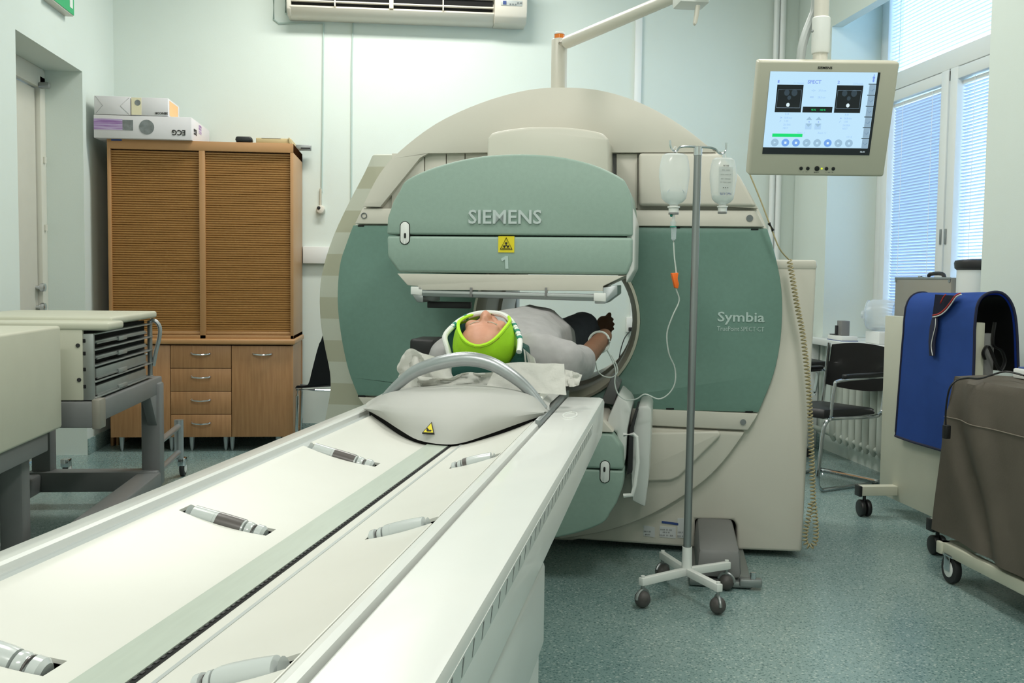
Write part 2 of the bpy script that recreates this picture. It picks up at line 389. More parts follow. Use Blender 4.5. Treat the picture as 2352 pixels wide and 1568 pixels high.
def blind(y0, y1, z0, z1, pitch, ang, lab, kk=.62):
    t = T('venetian_blind', lab, 'blind', base=(XW - .04, (y0 + y1) / 2, z1), group='window blinds')
    t.part('head_rail', Bx(XW - .055, XW - .025, y0, y1, z1 - .025, z1, bev=.003), 'frame')
    n = int((z1 - z0 - .03) / pitch); me = None; hw = pitch * kk
    c, s_ = cos(ang) * hw, sin(ang) * hw
    for i in range(n):
        z = z1 - .04 - i * pitch
        if me is None:
            X0 = XW - .04
            b = BM(); prism(b, [(X0 - c, y0, z + s_), (X0 - c * .1 + .001, y0, z + .0015), (X0 + c, y0, z - s_), (X0 - .001, y0, z - .0008)], (0, y1 - y0, 0))
            o = t.part('slat', b, 'blind'); me = o.data; z00 = z
        else:
            o = bpy.data.objects.new('slat', me); S.collection.objects.link(o); o.parent = t.o; o.location = (0, 0, z - z00)
    for yy in (y0 + .15, y1 - .15): t.part('ladder_cord', cyl(BM(), (XW - .062, yy, z0), (XW - .062, yy, z1), .0022, seg=5), 'cap')
blind(6.43, 7.14, 1.0, 2.53, .021, radians(47), 'nearly closed blue lit blind on left casement, beside the window reveal')
blind(5.45, 6.22, 1.0, 2.53, .021, radians(18), 'half open blind on right casement, cut off by near wall')
blind(5.36, 7.22, 2.75, 3.37, .026, radians(-4), 'wide bright blind in the top light above the transom', .5)
# conduits, trunking, pipes
def solo(name, bm, m, lab, cat, base, group=None, fr=W): return solid(name, bm, m, lab, cat, fr, base, group)
def con(pts, r=.007): return tube(BM(), [(p.x, D - .006, p.z) for p in pts], r, 6)
p = [aY(629, -10, D), aY(629, 45, D), aY(640, 54, D), aY(743, 55, D), aY(741, 300, D), aY(739, 440, D)]
solo('wall_conduit', con(p), 'conduit', 'thin mint painted conduit dropping from air conditioner to small sensor', 'conduit', (p[3].x, D, p[3].z))
p = [aY(656, -10, D), aY(656, 30, D), aY(665, 38, D), aY(811, 42, D), aY(808, 150, D), aY(806, 700, D)]
solo('wall_conduit', con(p), 'conduit', 'thin mint painted conduit running down behind gantry, right of the sensor conduit', 'conduit', (p[3].x, D, p[3].z))
p = aY(737, 482, D)
t = T('wall_sensor', 'small round cream sensor at end of a conduit on back wall', 'sensor', base=(p.x, D, p.z))
t.part('housing', lathe(BM(), [(.001, 0), (.035, 0), (.034, .02), (.026, .05), (.001, .055)], (p.x, D, p.z), -UY), 'cream')
t.part('cable_gland', cyl(BM(), (p.x - .002, D - .012, p.z + .02), (p.x, D - .012, p.z + .16), .009), 'creamd')
t.part('lens', lathe(BM(), [(.001, 0), (.014, 0), (.013, .008), (.001, .01)], (p.x - .012, D - .048, p.z + .012), -UY, 12), 'black')
q0, q1 = aY(1459, 36, D), aY(1475, 36, D)
solo('cable_trunking', Bx(q0.x, q1.x, D - .02, D, .2, q0.z, bev=.003), 'frame', 'white vertical cable trunking on back wall behind the scanner arm', 'trunking', (q0.x, D, .2))
p0, p1 = aY(700, 566, D), aY(700, 605, D)
solo('wall_trunking', Bx(-.78, -.3, D - .05, D, p1.z, p0.z, bev=.006), 'frame', 'white horizontal trunking box on wall right of wooden cabinet', 'trunking', (-.5, D, p1.z))
for px, r, lab in ((1777, .022, 'left of two white vertical pipes in back right corner'), (1791, .026, 'right of two white vertical pipes in back right corner, thicker')):
    x = aY(px, 300, D - .05).x; solo('corner_pipe', cyl(BM(), (x, D - .05, 0), (x, D - .05, ZC), r), 'frame', lab, 'pipe', (x, D - .05, 0), 'corner pipes')
p = aY(1451, 745, D)
t = T('wall_socket', 'small white socket on back wall seen through scanner bore', 'socket', base=(p.x, D, p.z))
t.part('socket_box', Bx(p.x - .05, p.x + .05, D - .04, D, p.z - .06, p.z + .06, bev=.006), 'cap')
t.part('plug', Bx(p.x - .035, p.x - .005, D - .07, D - .03, p.z - .05, p.z - .02, bev=.004), 'black')
t.part('cable', tube(BM(), [(p.x - .02, D - .07, p.z - .04), (p.x - .08, D - .08, p.z - .12), (p.x - .11, D - .05, p.z - .3), (p.x - .1, D - .03, p.z - .6)], .004, 6, sm=5), 'black')
# exit sign
p = aX(171, 37, -2.11)
t = T('exit_sign', 'green emergency exit sign box high on left wall above door', 'exit sign', base=(XL, p.y - .2, p.z))
t.part('housing', Bx(XL, -2.115, p.y - .42, p.y, p.z - .005, p.z + .2, bev=.004), 'cream')
f = t.part('sign_face', Bx(-2.115, -2.110, p.y - .41, p.y - .006, p.z + .002, p.z + .195), 'exit')
b = Bx(-2.111, -2.108, p.y - .09, p.y - .035, p.z + .035, p.z + .17); t.part('door_pictogram', b, 'cap', f)
b = Bx(-2.111, -2.108, p.y - .205, p.y - .19, p.z + .09, p.z + .17); prism(b, [(-2.111, p.y - .23, p.z + .1), (-2.111, p.y - .165, p.z + .1), (-2.111, p.y - .1975, p.z + .055)], (.003, 0, 0)); t.part('arrow_pictogram', b, 'cap', f)

# ================================================================== AIR CONDITIONER
ya = 7.8; zb = 3.17
t = T('air_conditioner', 'white wall mounted air conditioner with open black outlet', 'air conditioner', base=(0, D, zb))
prof = [(D, zb), (7.88, zb - .005), (7.84, zb + .01), (7.79, zb + .055), (7.83, zb + .06), (7.86, zb + .16), (7.80, zb + .17), (7.79, zb + .3), (D, zb + .3)]
x0, x1, xm = -.88, .9, .655
t.part('housing', prism(BM(), [(x0 + .02, y, z) for y, z in prof], (xm - x0 - .02, 0, 0), bev=.004), 'cream')
t.part('end_cap', prism(BM(), [(x0, y, z) for y, z in [(D, zb), (7.85, zb), (7.80, zb + .04), (7.78, zb + .1), (7.78, zb + .3), (D, zb + .3)]], (.03, 0, 0), bev=.006), 'cream')
cp = t.part('control_cover', prism(BM(), [(xm, y, z) for y, z in [(D, zb - .005), (7.84, zb - .005), (7.79, zb + .04), (7.77, zb + .1), (7.77, zb + .3), (D, zb + .3)]], (x1 - xm, 0, 0), bev=.01), 'cream')
t.part('outlet', Bx(x0 + .03, xm - .01, 7.835, 7.875, zb + .058, zb + .165), 'void')
for zz in (zb + .105,): t.part('louvre', Bx(x0 + .03, xm - .005, 7.80, 7.835, zz - .006, zz + .004, bev=.002), 'cream')
for xx in (-.53, -.115, .27): t.part('louvre_bracket', Bx(xx - (.016 if xx == -.115 else .005), xx + (.016 if xx == -.115 else .005), 7.795, 7.83, zb + .07, zb + .15, bev=.003), 'cream')
t.part('display_strip', Bx(.7, .86, 7.766, 7.772, zb + .115, zb + .155, bev=.001), 'tabh', cp)
t.part('display_window', Bx(.715, .74, 7.762, 7.768, zb + .122, zb + .148), 'bprint', cp)
for i in range(3): t.part('button', Bx(.765 + i * .02, .775 + i * .02, 7.762, 7.768, zb + .12, zb + .13), 'inkg', cp)
text(t, 'lettering', '25.00', (.84, 7.765, zb + .136), UX, UZ, .04, .014, 'inkg', parent=cp)

# ================================================================== WOODEN CABINETS
cx0, cx1, cy = -2.045, -.785, 7.35
t = T('base_cabinet', 'beech base cabinet with four drawers and a door, under tambour cupboard', 'cabinet', base=((cx0 + cx1) / 2, cy, 0))
zt = .80
b = Bx(cx0 + .005, cx0 + .02, cy + .02, D - .02, .1, .755); box(b, cx1 - .02, cx1 - .005, cy + .02, D - .02, .1, .755); box(b, cx0, cx1, cy + .03, D - .02, .1, .12); box(b, cx0, cx1, D - .04, D - .02, .1, .755)
t.part('body', b, 'wood')
t.part('worktop', Bx(cx0 - .0, cx1 + .012, cy - .03, D - .02, .76, zt, bev=.012, seg=3), 'edge')
dw = [(cx0 + .003, aY(391, 900, cy).x, 1), (aY(391, 900, cy).x + .004, aY(531, 900, cy).x, 4), (aY(531, 900, cy).x + .004, cx1 - .003, 1)]
def pull(t, x, z, par, w=.13):
    pts = [(x - w / 2, cy - .002, z), (x - w / 2 + .01, cy - .02, z - .004), (x, cy - .032, z - .008), (x + w / 2 - .01, cy - .02, z - .004), (x + w / 2, cy - .002, z)]
    t.part('handle', tube(BM(), pts, .006, 8, sm=4), 'chrome', par)
for i, (a0, a1, n) in enumerate(dw):
    for k in range(n):
        z1 = .752 - k * .652 / n; z0 = .752 - (k + 1) * .652 / n + .004
        o = t.part('drawer' if n > 1 else 'door', Bx(a0, a1, cy, cy + .02, z0, z1, bev=.0015), 'wood')
        pull(t, (a0 + a1) / 2 + (.0 if n > 1 else 0), z1 - .055, o)
for x in (-1.98, -1.64, -1.265, -1.22, -.9, -1.5): t.part('leg', lathe(BM(), [(.006, 0), (.012, .02), (.02, .1)], (x, cy + .05, 0), UZ, 10), 'silver')
t = T('tambour_cupboard', 'tall beech cupboard with two closed roller shutter doors', 'cupboard', base=((cx0 + cx1) / 2, cy, zt))
z0, z1 = zt, 2.17; xm = aY(465, 600, cy).x
t.part('side_panel', Bx(cx0, cx0 + .022, cy, D - .02, z0, z1, bev=.002), 'edge'); t.part('side_panel', Bx(cx1 - .022, cx1, cy, D - .02, z0, z1, bev=.002), 'edge')
t.part('centre_post', Bx(xm - .02, xm + .02, cy, cy + .06, z0, z1, bev=.002), 'edge')
t.part('top_panel', Bx(cx0, cx1, cy - .001, D - .02, z1 - .065, z1, bev=.002), 'edge'); t.part('bottom_rail', Bx(cx0, cx1, cy, D - .02, z0, z0 + .025, bev=.002), 'edge'); t.part('back_panel', Bx(cx0 + .01, cx1 - .01, D - .04, D - .025, z0, z1 - .02), 'edge')
t.part('name_plate', Bx(cx0 + .03, cx0 + .1, cy - .004, cy, z1 - .012, z1 - .001), 'bprint')
for a0, a1 in ((cx0 + .022, xm - .02), (xm + .02, cx1 - .022)):
    b = BM(); n = 78
    for k in range(n):
        zz = z0 + .05 + k * (z1 - .07 - z0 - .05) / n; hh = (z1 - .07 - z0 - .05) / n
        prism(b, [(a0, cy + .03, zz), (a0, cy + .0205, zz + hh * .15), (a0, cy + .02, zz + hh * .75), (a0, cy + .027, zz + hh * .95), (a0, cy + .03, zz + hh)], (a1 - a0, 0, 0))
    dr = t.part('tambour_shutter', b, 'tamb', kind='stuff')
    t.part('grip_rail', Bx(a0, a1, cy + .012, cy + .03, z0 + .028, z0 + .05, bev=.003), 'edge', dr)
    t.part('shutter_gap', Bx(a0, a1, cy + .031, cy + .04, z0 + .025, z1 - .06), 'void', dr)
# things on the cupboard
def carton(name, x0, x1, y0, y1, z0, z1, lab, cat='box', m='paperw'):
    t = T(name, lab, cat, base=((x0 + x1) / 2, (y0 + y1) / 2, z0)); t.part('carton', Bx(x0, x1, y0, y1, z0, z1, bev=.003), m); return t
yf = 7.30
zt2 = 2.17
pa, pb = aY(215, 278, yf), aY(440, 322, yf)
t = carton('appliance_box', pa.x, pb.x, yf, 7.95, zt2, 2.325, 'long white appliance box with purple print marked ECG upside down')
zc = 2.25
t.part('purple_streak', Bx(pa.x + .001, pa.x + .19, yf - .002, yf + .001, 2.225, 2.3), 'purple')
t.part('photo_print', Bx(pa.x + .19, pa.x + .26, yf - .002, yf + .001, 2.225, 2.295), 'print')
t.part('ring_print', lathe(BM(), [(.001, 0), (.05, 0), (.05, .002), (.001, .002)], (pa.x + .35, yf, 2.25), -UY, 24), 'print')
text(t, 'lettering', 'ECG', (pb.x - .085, yf - .001, 2.218), -UX, -UZ, .088, .037, 'ink', bold=.02)
text(t, 'lettering', 'ECG', (pb.x + .001, yf + .12, 2.24), -UY, -UZ, .09, .04, 'ink', bold=.02)
t.part('purple_patch', Bx(pb.x - .001, pb.x + .002, yf + .25, yf + .34, 2.25, 2.31), 'purple')
pa2, pb2, pc2 = aY(216, 233, yf), aY(301, 276, yf), aY(386, 236, yf)
zb2 = 2.328
t = carton('small_carton', pa2.x, pb2.x - .003, yf, yf + .3, zb2, zb2 + .125, 'plain white carton at far left on top of long appliance box')
b = tube(BM(), [(pa2.x + .01, yf, zb2 + .12), (pa2.x + .055, yf, zb2 + .06), (pa2.x + .01, yf, zb2 + .005)], .0012, 4); tube(b, [(pb2.x - .013, yf, zb2 + .115), (pb2.x - .07, yf, zb2 + .06), (pb2.x - .013, yf, zb2 + .005)], .0012, 4)
t.part('flap_crease', b, 'inkg')
t = carton('kettle_box', pb2.x + .002, pc2.x + .0, yf, yf + .35, zb2, zb2 + .122, 'white carton with orange end marked SENCOR upside down')
t.part('pale_print', Bx(pb2.x + .003, pb2.x + .07, yf - .002, yf, zb2 + .003, zb2 + .119), 'yprint')
t.part('round_print', lathe(BM(), [(.001, 0), (.02, 0), (.02, .003), (.001, .003)], (pb2.x + .045, yf, zb2 + .085), -UY, 16), 'print')
text(t, 'lettering', 'SENCOR', (pc2.x - .045, yf - .001, zb2 + .018), -UX, -UZ, .085, .015, 'ink', bold=.02)
t.part('orange_end', Bx(pc2.x - .001, pc2.x + .002, yf + .04, yf + .3, zb2 + .01, zb2 + .11), 'oprint')
p = aY(559, 320, yf + .05)
t = T('black_pouch', 'small black rounded device on top of wooden cupboard', 'device', base=(p.x, yf + .08, zt2))
t.part('case', Bx(p.x - .055, p.x + .055, yf + .05, yf + .13, zt2, zt2 + .042, bev=.014, seg=3), 'black')
t.part('rim', Bx(p.x - .056, p.x + .056, yf + .049, yf + .131, zt2 + .018, zt2 + .022, bev=.001), 'rubber')
p0, p1 = aY(585, 320, yf), Vector((-.79, yf, 2.2))
t = T('cardboard_folder', 'flat brown cardboard mailer on top of wooden cupboard', 'cardboard', base=((p0.x + p1.x) / 2, yf + .2, zt2))
t.part('mailer', Bx(p0.x, p1.x - .01, yf + .06, yf + .36, zt2, zt2 + .035, bev=.004), 'kraft')
t.part('address_label', Bx(p0.x + .04, p0.x + .17, yf + .058, yf + .2, zt2 + .0345, zt2 + .037), 'paperw')
t.part('flap', hexa(BM(), [(p1.x - .02, yf + .05, zt2), (p1.x, yf + .05, zt2), (p1.x, yf + .3, zt2), (p1.x - .02, yf + .3, zt2), (p1.x - .03, yf + .05, zt2 + .04), (p1.x - .022, yf + .05, zt2 + .04), (p1.x - .022, yf + .3, zt2 + .04), (p1.x - .03, yf + .3, zt2 + .04)]), 'kraft')
p0 = aY(704, 339, 7.92)
t = T('metal_bracket', 'small steel rail end sticking out right of cupboard top', 'bracket', base=(p0.x, 7.92, p0.z))
t.part('rail', Bx(p0.x - .09, p0.x + .035, 7.90, 7.94, p0.z - .022, p0.z + .018, bev=.003), 'steel'); t.part('slot', Bx(p0.x - .04, p0.x + .03, 7.896, 7.901, p0.z - .012, p0.z - .002), 'rubber')
t = T('leaning_board', 'brown board leaning in dark gap left of wooden cabinet', 'board', base=(-2.08, 7.45, 0))
b = Bx(-2.12, -2.10, 7.62, 7.95, 0, 1.32, bev=.002); t.part('board', b, 'wood'); t.part('board_edge', Bx(-2.085, -2.07, 7.64, 7.95, 0, 1.18, bev=.002), 'edge')

# ================================================================== SCANNER GANTRY
GF = 4.66
gt = T('scanner_gantry', 'large cream and sage green medical scanner gantry with round bore', 'scanner', G, (-.5, 4.9, 0))
BA, BZ, BR = -.53, 1.06, .38
def gp(px, py, bb=GF): return gB(px, py, bb)
def poly(pts, bb=GF): return [gp(x, y, bb) for x, y in pts]
discR = [(1285, 200), (1380, 208), (1470, 235), (1560, 285), (1640, 348), (1700, 410), (1745, 480), (1775, 560), (1792, 640), (1798, 700), (1794, 780), (1778, 860), (1745, 945), (1700, 1020), (1640, 1088), (1560, 1150), (1450, 1205), (1350, 1238), (1285, 1245)]
discL = [(1285, 1245), (1150, 1225), (1000, 1150), (900, 1050), (822, 910), (800, 850), (783, 770), (775, 690), (780, 610), (795, 550), (816, 500), (833, 465), (870, 400), (915, 350), (1000, 285), (1100, 238), (1200, 208), (1285, 200)]
ring = smoothp([gp(*p) for p in discR[:-1] + discL[:-1]], 3, True)
# body: ring-shaped shell with a through bore
def ring_shell(outer, b0, b1, c, r0, r1, bev=.02):
    t = BM(); n = len(outer); A = []; 
    outs = []
    for off, bb in ((bev, b0), (0, b0 + bev), (0, b1)):
        row = []
        for p in outer:
            dv = Vector((p.x - c[0], 0, p.z - c[1])); L = dv.length; dv.normalize()
            row.append(t.verts.new((c[0] + dv.x * (L - off), bb, c[1] + dv.z * (L - off))))
        outs.append(row)
    inn = []
    for rr, bb in ((r0 + .02, b0), (r0, b0 + .01), (r0 - .02, b0 + .035), (r1, b0 + .1), (r1, b1)):
        row = []
        for p in outer:
            dv = Vector((p.x - c[0], 0, p.z - c[1])).normalized(); row.append(t.verts.new((c[0] + dv.x * rr, bb, c[1] + dv.z * rr)))
        inn.append(row)
    seq = inn[::-1] + outs
    for A, B in zip(seq, seq[1:]):
        for i in range(n): t.faces.new((A[i], B[i], B[(i + 1) % n], A[(i + 1) % n]))
    for i in range(n): t.faces.new((outs[-1][i], inn[-1][i], inn[-1][(i + 1) % n], outs[-1][(i + 1) % n]))
    return _merge(BM(), t)
gt.part('front_shell', ring_shell(ring, GF + .03, 5.15, (BA, BZ), BR, BR - .03), 'cream')
dirb = (0, .06, 0)
# bore trim ring
tr = []
b = BM(); n = 64
rows = []
tt = BM()
for rr, bb in ((BR + .002, GF + .03), (BR + .004, GF - .012), (BR - .008, GF - .02), (BR - .028, GF + .02), (BR - .034, GF + .09)):
    rows.append([tt.verts.new((BA + rr * cos(2 * pi * i / n), bb, BZ + rr * sin(2 * pi * i / n))) for i in range(n)])
for A, B in zip(rows, rows[1:]):
    for i in range(n): tt.faces.new((A[i], B[i], B[(i + 1) % n], A[(i + 1) % n]))
gt.part('bore_rim', _merge(b, tt), 'creamd')
def arc_bore(a0, a1, k=14, r=BR + .004): return [Vector((BA + r * cos(radians(a0 + (a1 - a0) * i / k)), GF, BZ + r * sin(radians(a0 + (a1 - a0) * i / k)))) for i in range(k + 1)]
# green side panels
zt_, zb_ = gp(1757, 526).z, None
R_arc = [gp(*p) for p in [(1762, 524), (1778, 575), (1792, 640), (1797, 700), (1793, 780), (1777, 860), (1742, 947)]]
R_arc = smoothp(R_arc, 4)
topm = gp(1300, 520); botm = gp(1300, 925)
pr = [Vector((BA + .002, GF, gp(1470, 520).z))] + R_arc + [Vector((BA + .002, GF, gp(1480, 942).z))] + arc_bore(-89.5, 89.5)
gt.part('side_panel', prism(BM(), pr, (0, .045, 0), bev=.006), 'greend')
L_arc = smoothp([gp(*p) for p in [(822, 908), (800, 850), (783, 770), (775, 690), (780, 610), (795, 560), (811, 517)]], 4)
pl = [Vector((BA - .002, GF, gp(820, 908).z))] + L_arc + [Vector((BA - .002, GF, gp(1470, 520).z))] + arc_bore(90.5, 269.5)
gt.part('side_panel', prism(BM(), pl, (0, .045, 0), bev=.006), 'greend')
# strips
st = gt.part('cross_strip', prism(BM(), poly([(832, 478), (1737, 483), (1757, 521), (814, 514)], GF - .01), dirb, bev=.006), 'cream')
gt.part('ring_mark', tube(BM(), [gp(836 + 6 * cos(k * pi / 12), 495 + 6 * sin(k * pi / 12), GF - .013) for k in range(24)], .0022, 6, closed=True), 'inkg', st)
gt.part('dot_mark', cyl(BM(), gp(1722, 501, GF - .014), gp(1722, 501, GF - .006), .015, seg=20), 'inkg', st)
ls = gt.part('cross_strip', prism(BM(), poly([(822, 912), (1742, 950), (1718, 988), (846, 946)], GF - .01), dirb, bev=.006), 'cream')
gt.part('dot_mark', cyl(BM(), gp(1707, 969, GF - .014), gp(1707, 969, GF - .006), .013, seg=20), 'inkg', ls)
for (xa, xb, yy, k) in ((1725, 1742, 525, 0), (1530, 1548, 937, 1), (1712, 1730, 944, 1), (822, 836, 517, 0), (822, 838, 908, 1), (1552, 1562, 521, 0)):
    gt.part('vent_slit', prism(BM(), poly([(xa, yy), (xb, yy), (xb, yy + 3), (xa, yy + 3)], GF - .002), (0, .01, 0)), 'void')
# top arch cover (concave outline)
arch_out = smoothp([gp(*p, GF - .02) for p in [(833, 474), (870, 402), (915, 350), (1000, 285), (1100, 238), (1200, 209), (1285, 201), (1380, 208), (1470, 236), (1560, 285), (1640, 348), (1700, 410), (1741, 478)]], 4)
arch_in = [gp(*p, GF - .02) for p in [(1660, 474), (1660, 350), (1402, 350), (1120, 350), (984, 352), (965, 362), (930, 405), (873, 475)]]
def resample(pl, n):
    L = [0]
    for a_, b_ in zip(pl, pl[1:]): L.append(L[-1] + (b_ - a_).length)
    out = []; j = 0
    for i in range(n):
        s_ = L[-1] * i / (n - 1)
        while j < len(L) - 2 and L[j + 1] < s_: j += 1
        out.append(pl[j].lerp(pl[j + 1], (s_ - L[j]) / max(L[j + 1] - L[j], 1e-9)))
    return out
def strip_prism(A, B, d, bev=0):
    t = BM(); d = Vector(d); n = len(A); V = [[t.verts.new(p + o) for p in row] for row in (A, B) for o in (Vector(), d)]
    for i in range(n - 1):
        t.faces.new((V[0][i], V[0][i + 1], V[2][i + 1], V[2][i])); t.faces.new((V[1][i], V[3][i], V[3][i + 1], V[1][i + 1]))
        t.faces.new((V[0][i], V[1][i], V[1][i + 1], V[0][i + 1])); t.faces.new((V[2][i], V[2][i + 1], V[3][i + 1], V[3][i]))
    for k in (0, n - 1): t.faces.new((V[0][k], V[2][k], V[3][k], V[1][k]))
    return _merge(BM(), t, bev)
ai = arch_in[::-1]; segs = []
for a_, b_, m_ in zip(ai, ai[1:], (5, 4, 1, 14, 28, 26, 14)):
    segs += [a_.lerp(b_, k / m_) for k in range(m_)]
segs.append(ai[-1]); gt.part('arch_cover', strip_prism(resample(arch_out, len(segs)), segs, (0, .06, 0), .006), 'cream')
for (xa, xb) in ((900, 974), (976, 1024), (1026, 1067), (1069, 1120)):
    gt.part('inner_panel', prism(BM(), poly([(xa, 476), (xa, 352), (xb, 352), (xb, 476)], GF + .01), (0, .03, 0), bev=.002), 'cream')
gt.part('inner_panel', prism(BM(), poly([(1416, 478), (1416, 353), (1464, 353), (1464, 478)], GF + .005), (0, .03, 0), bev=.003), 'cream')
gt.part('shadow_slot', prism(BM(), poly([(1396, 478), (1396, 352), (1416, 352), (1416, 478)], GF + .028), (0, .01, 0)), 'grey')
gt.part('raised_panel', prism(BM(), poly([(1467, 351), (1652, 351), (1700, 405), (1738, 474), (1467, 472)], GF - .035), (0, .06, 0), bev=.015, seg=3), 'cream')
hump = smoothp([gp(*p, 4.4) for p in [(1119, 420), (1119, 330), (1124, 312), (1140, 302), (1200, 293), (1260, 291), (1320, 294), (1375, 303), (1393, 315), (1398, 330), (1398, 420)]], 3)
gt.part('head_mount', prism(BM(), hump, (0, .3, 0), bev=.015, seg=3), 'cream')
# lower raised panels
gt.part('lower_panel', prism(BM(), poly([(1435, 994), (1652, 990), (1656, 1000), (1560, 1095), (1540, 1104), (1470, 1106), (1435, 1100)], GF - .03), (0, .07, 0), bev=.02, seg=3), 'cream')
low = smoothp([gp(*p, GF - .005) for p in [(1712, 992), (1660, 1062), (1600, 1118), (1500, 1180), (1400, 1218), (1290, 1238)]], 4)
gt.part('lower_cover', prism(BM(), low + [gp(1000, 1150, GF - .005), gp(846, 950, GF - .005)], (0, .05, 0), bev=.01), 'cream')
# right base block
blk = poly([(1600, 612), (1876, 612), (1842, 1268), (1692, 1262), (1692, 1206), (1684, 1194), (1596, 1192), (1598, 1258), (1290, 1236), (1000, 1170), (860, 1150), (860, 1000), (1100, 1000), (1300, 1160), (1600, 1000)], GF + .035)
gt.part('base_cover', prism(BM(), blk, (0, .85, 0), bev=.02, seg=3), 'cream')
gt.part('base_lid', prism(BM(), poly([(1700, 595), (1877, 597), (1877, 619), (1700, 618)], GF + .03), (0, .86, 0), bev=.012), 'cream')
gt.part('motor_recess', prism(BM(), poly([(1596, 1190), (1690, 1194), (1694, 1264), (1598, 1260)], GF + .3), (0, .02, 0)), 'void')
# labels
lb = gt.part('rating_plate', prism(BM(), poly([(1478, 1206), (1504, 1210), (1504, 1234), (1478, 1230)], GF + .033), (0, .003, 0)), 'label')
gt.part('rating_plate', prism(BM(), poly([(1515, 1208), (1552, 1211), (1552, 1236), (1515, 1233)], GF + .033), (0, .003, 0)), 'label')
gt.part('rating_plate', prism(BM(), poly([(1556, 1190), (1578, 1190), (1578, 1236), (1556, 1234)], GF + .033), (0, .003, 0)), 'label')
gt.part('blue_label', prism(BM(), poly([(1520, 1196), (1558, 1201), (1558, 1206), (1520, 1201)], GF + .032), (0, .003, 0)), 'bprint')
for k, (x, y, wd) in enumerate(((1487, 1220, .03), (1487, 1227, .02), (1530, 1216, .05), (1530, 1222, .03), (1530, 1229, .06), (1566, 1222, .03), (1566, 1231, .04))):
    text(gt, 'fine_print', 'IIIII II III', gp(x, y, GF + .032), UX, UZ, wd, .006, 'inkg', .001, lb)
text(gt, 'model_lettering', 'Symbia', gp(1702, 731, GF - .001), UX, UZ, .205, .058, 'letter', .002, bold=.015)
text(gt, 'small_lettering', 'TruePoint SPECT·CT', gp(1701, 755, GF - .001), UX, UZ, .205, .02, 'letter', .001)
# rear banded shell
rb = smoothp([gp(*p, 4.98) for p in [(855, 354), (835, 398), (800, 465), (765, 540), (742, 610), (733, 670), (735, 740), (745, 800), (756, 855), (757, 900), (748, 950), (735, 1040), (735, 1200)]], 3)
rear = [gp(1000, 353, 4.98)] + rb + [gp(1000, 1190, 4.98)]
gt.part('rear_shell', prism(BM(), rear, (0, .55, 0), bev=.012), 'stripe')
gt.part('rear_tunnel', ring_shell([Vector((BA + .6 * cos(2 * pi * i / 48), 5, BZ + .6 * sin(2 * pi * i / 48))) for i in range(48)], 5.1, 5.62, (BA, BZ), BR - .025, BR - .04), 'cream')
gt.part('tunnel_post', Bx(-.96, -.86, 5.64, 5.75, .1, 1.9, bev=.01), 'tabh')

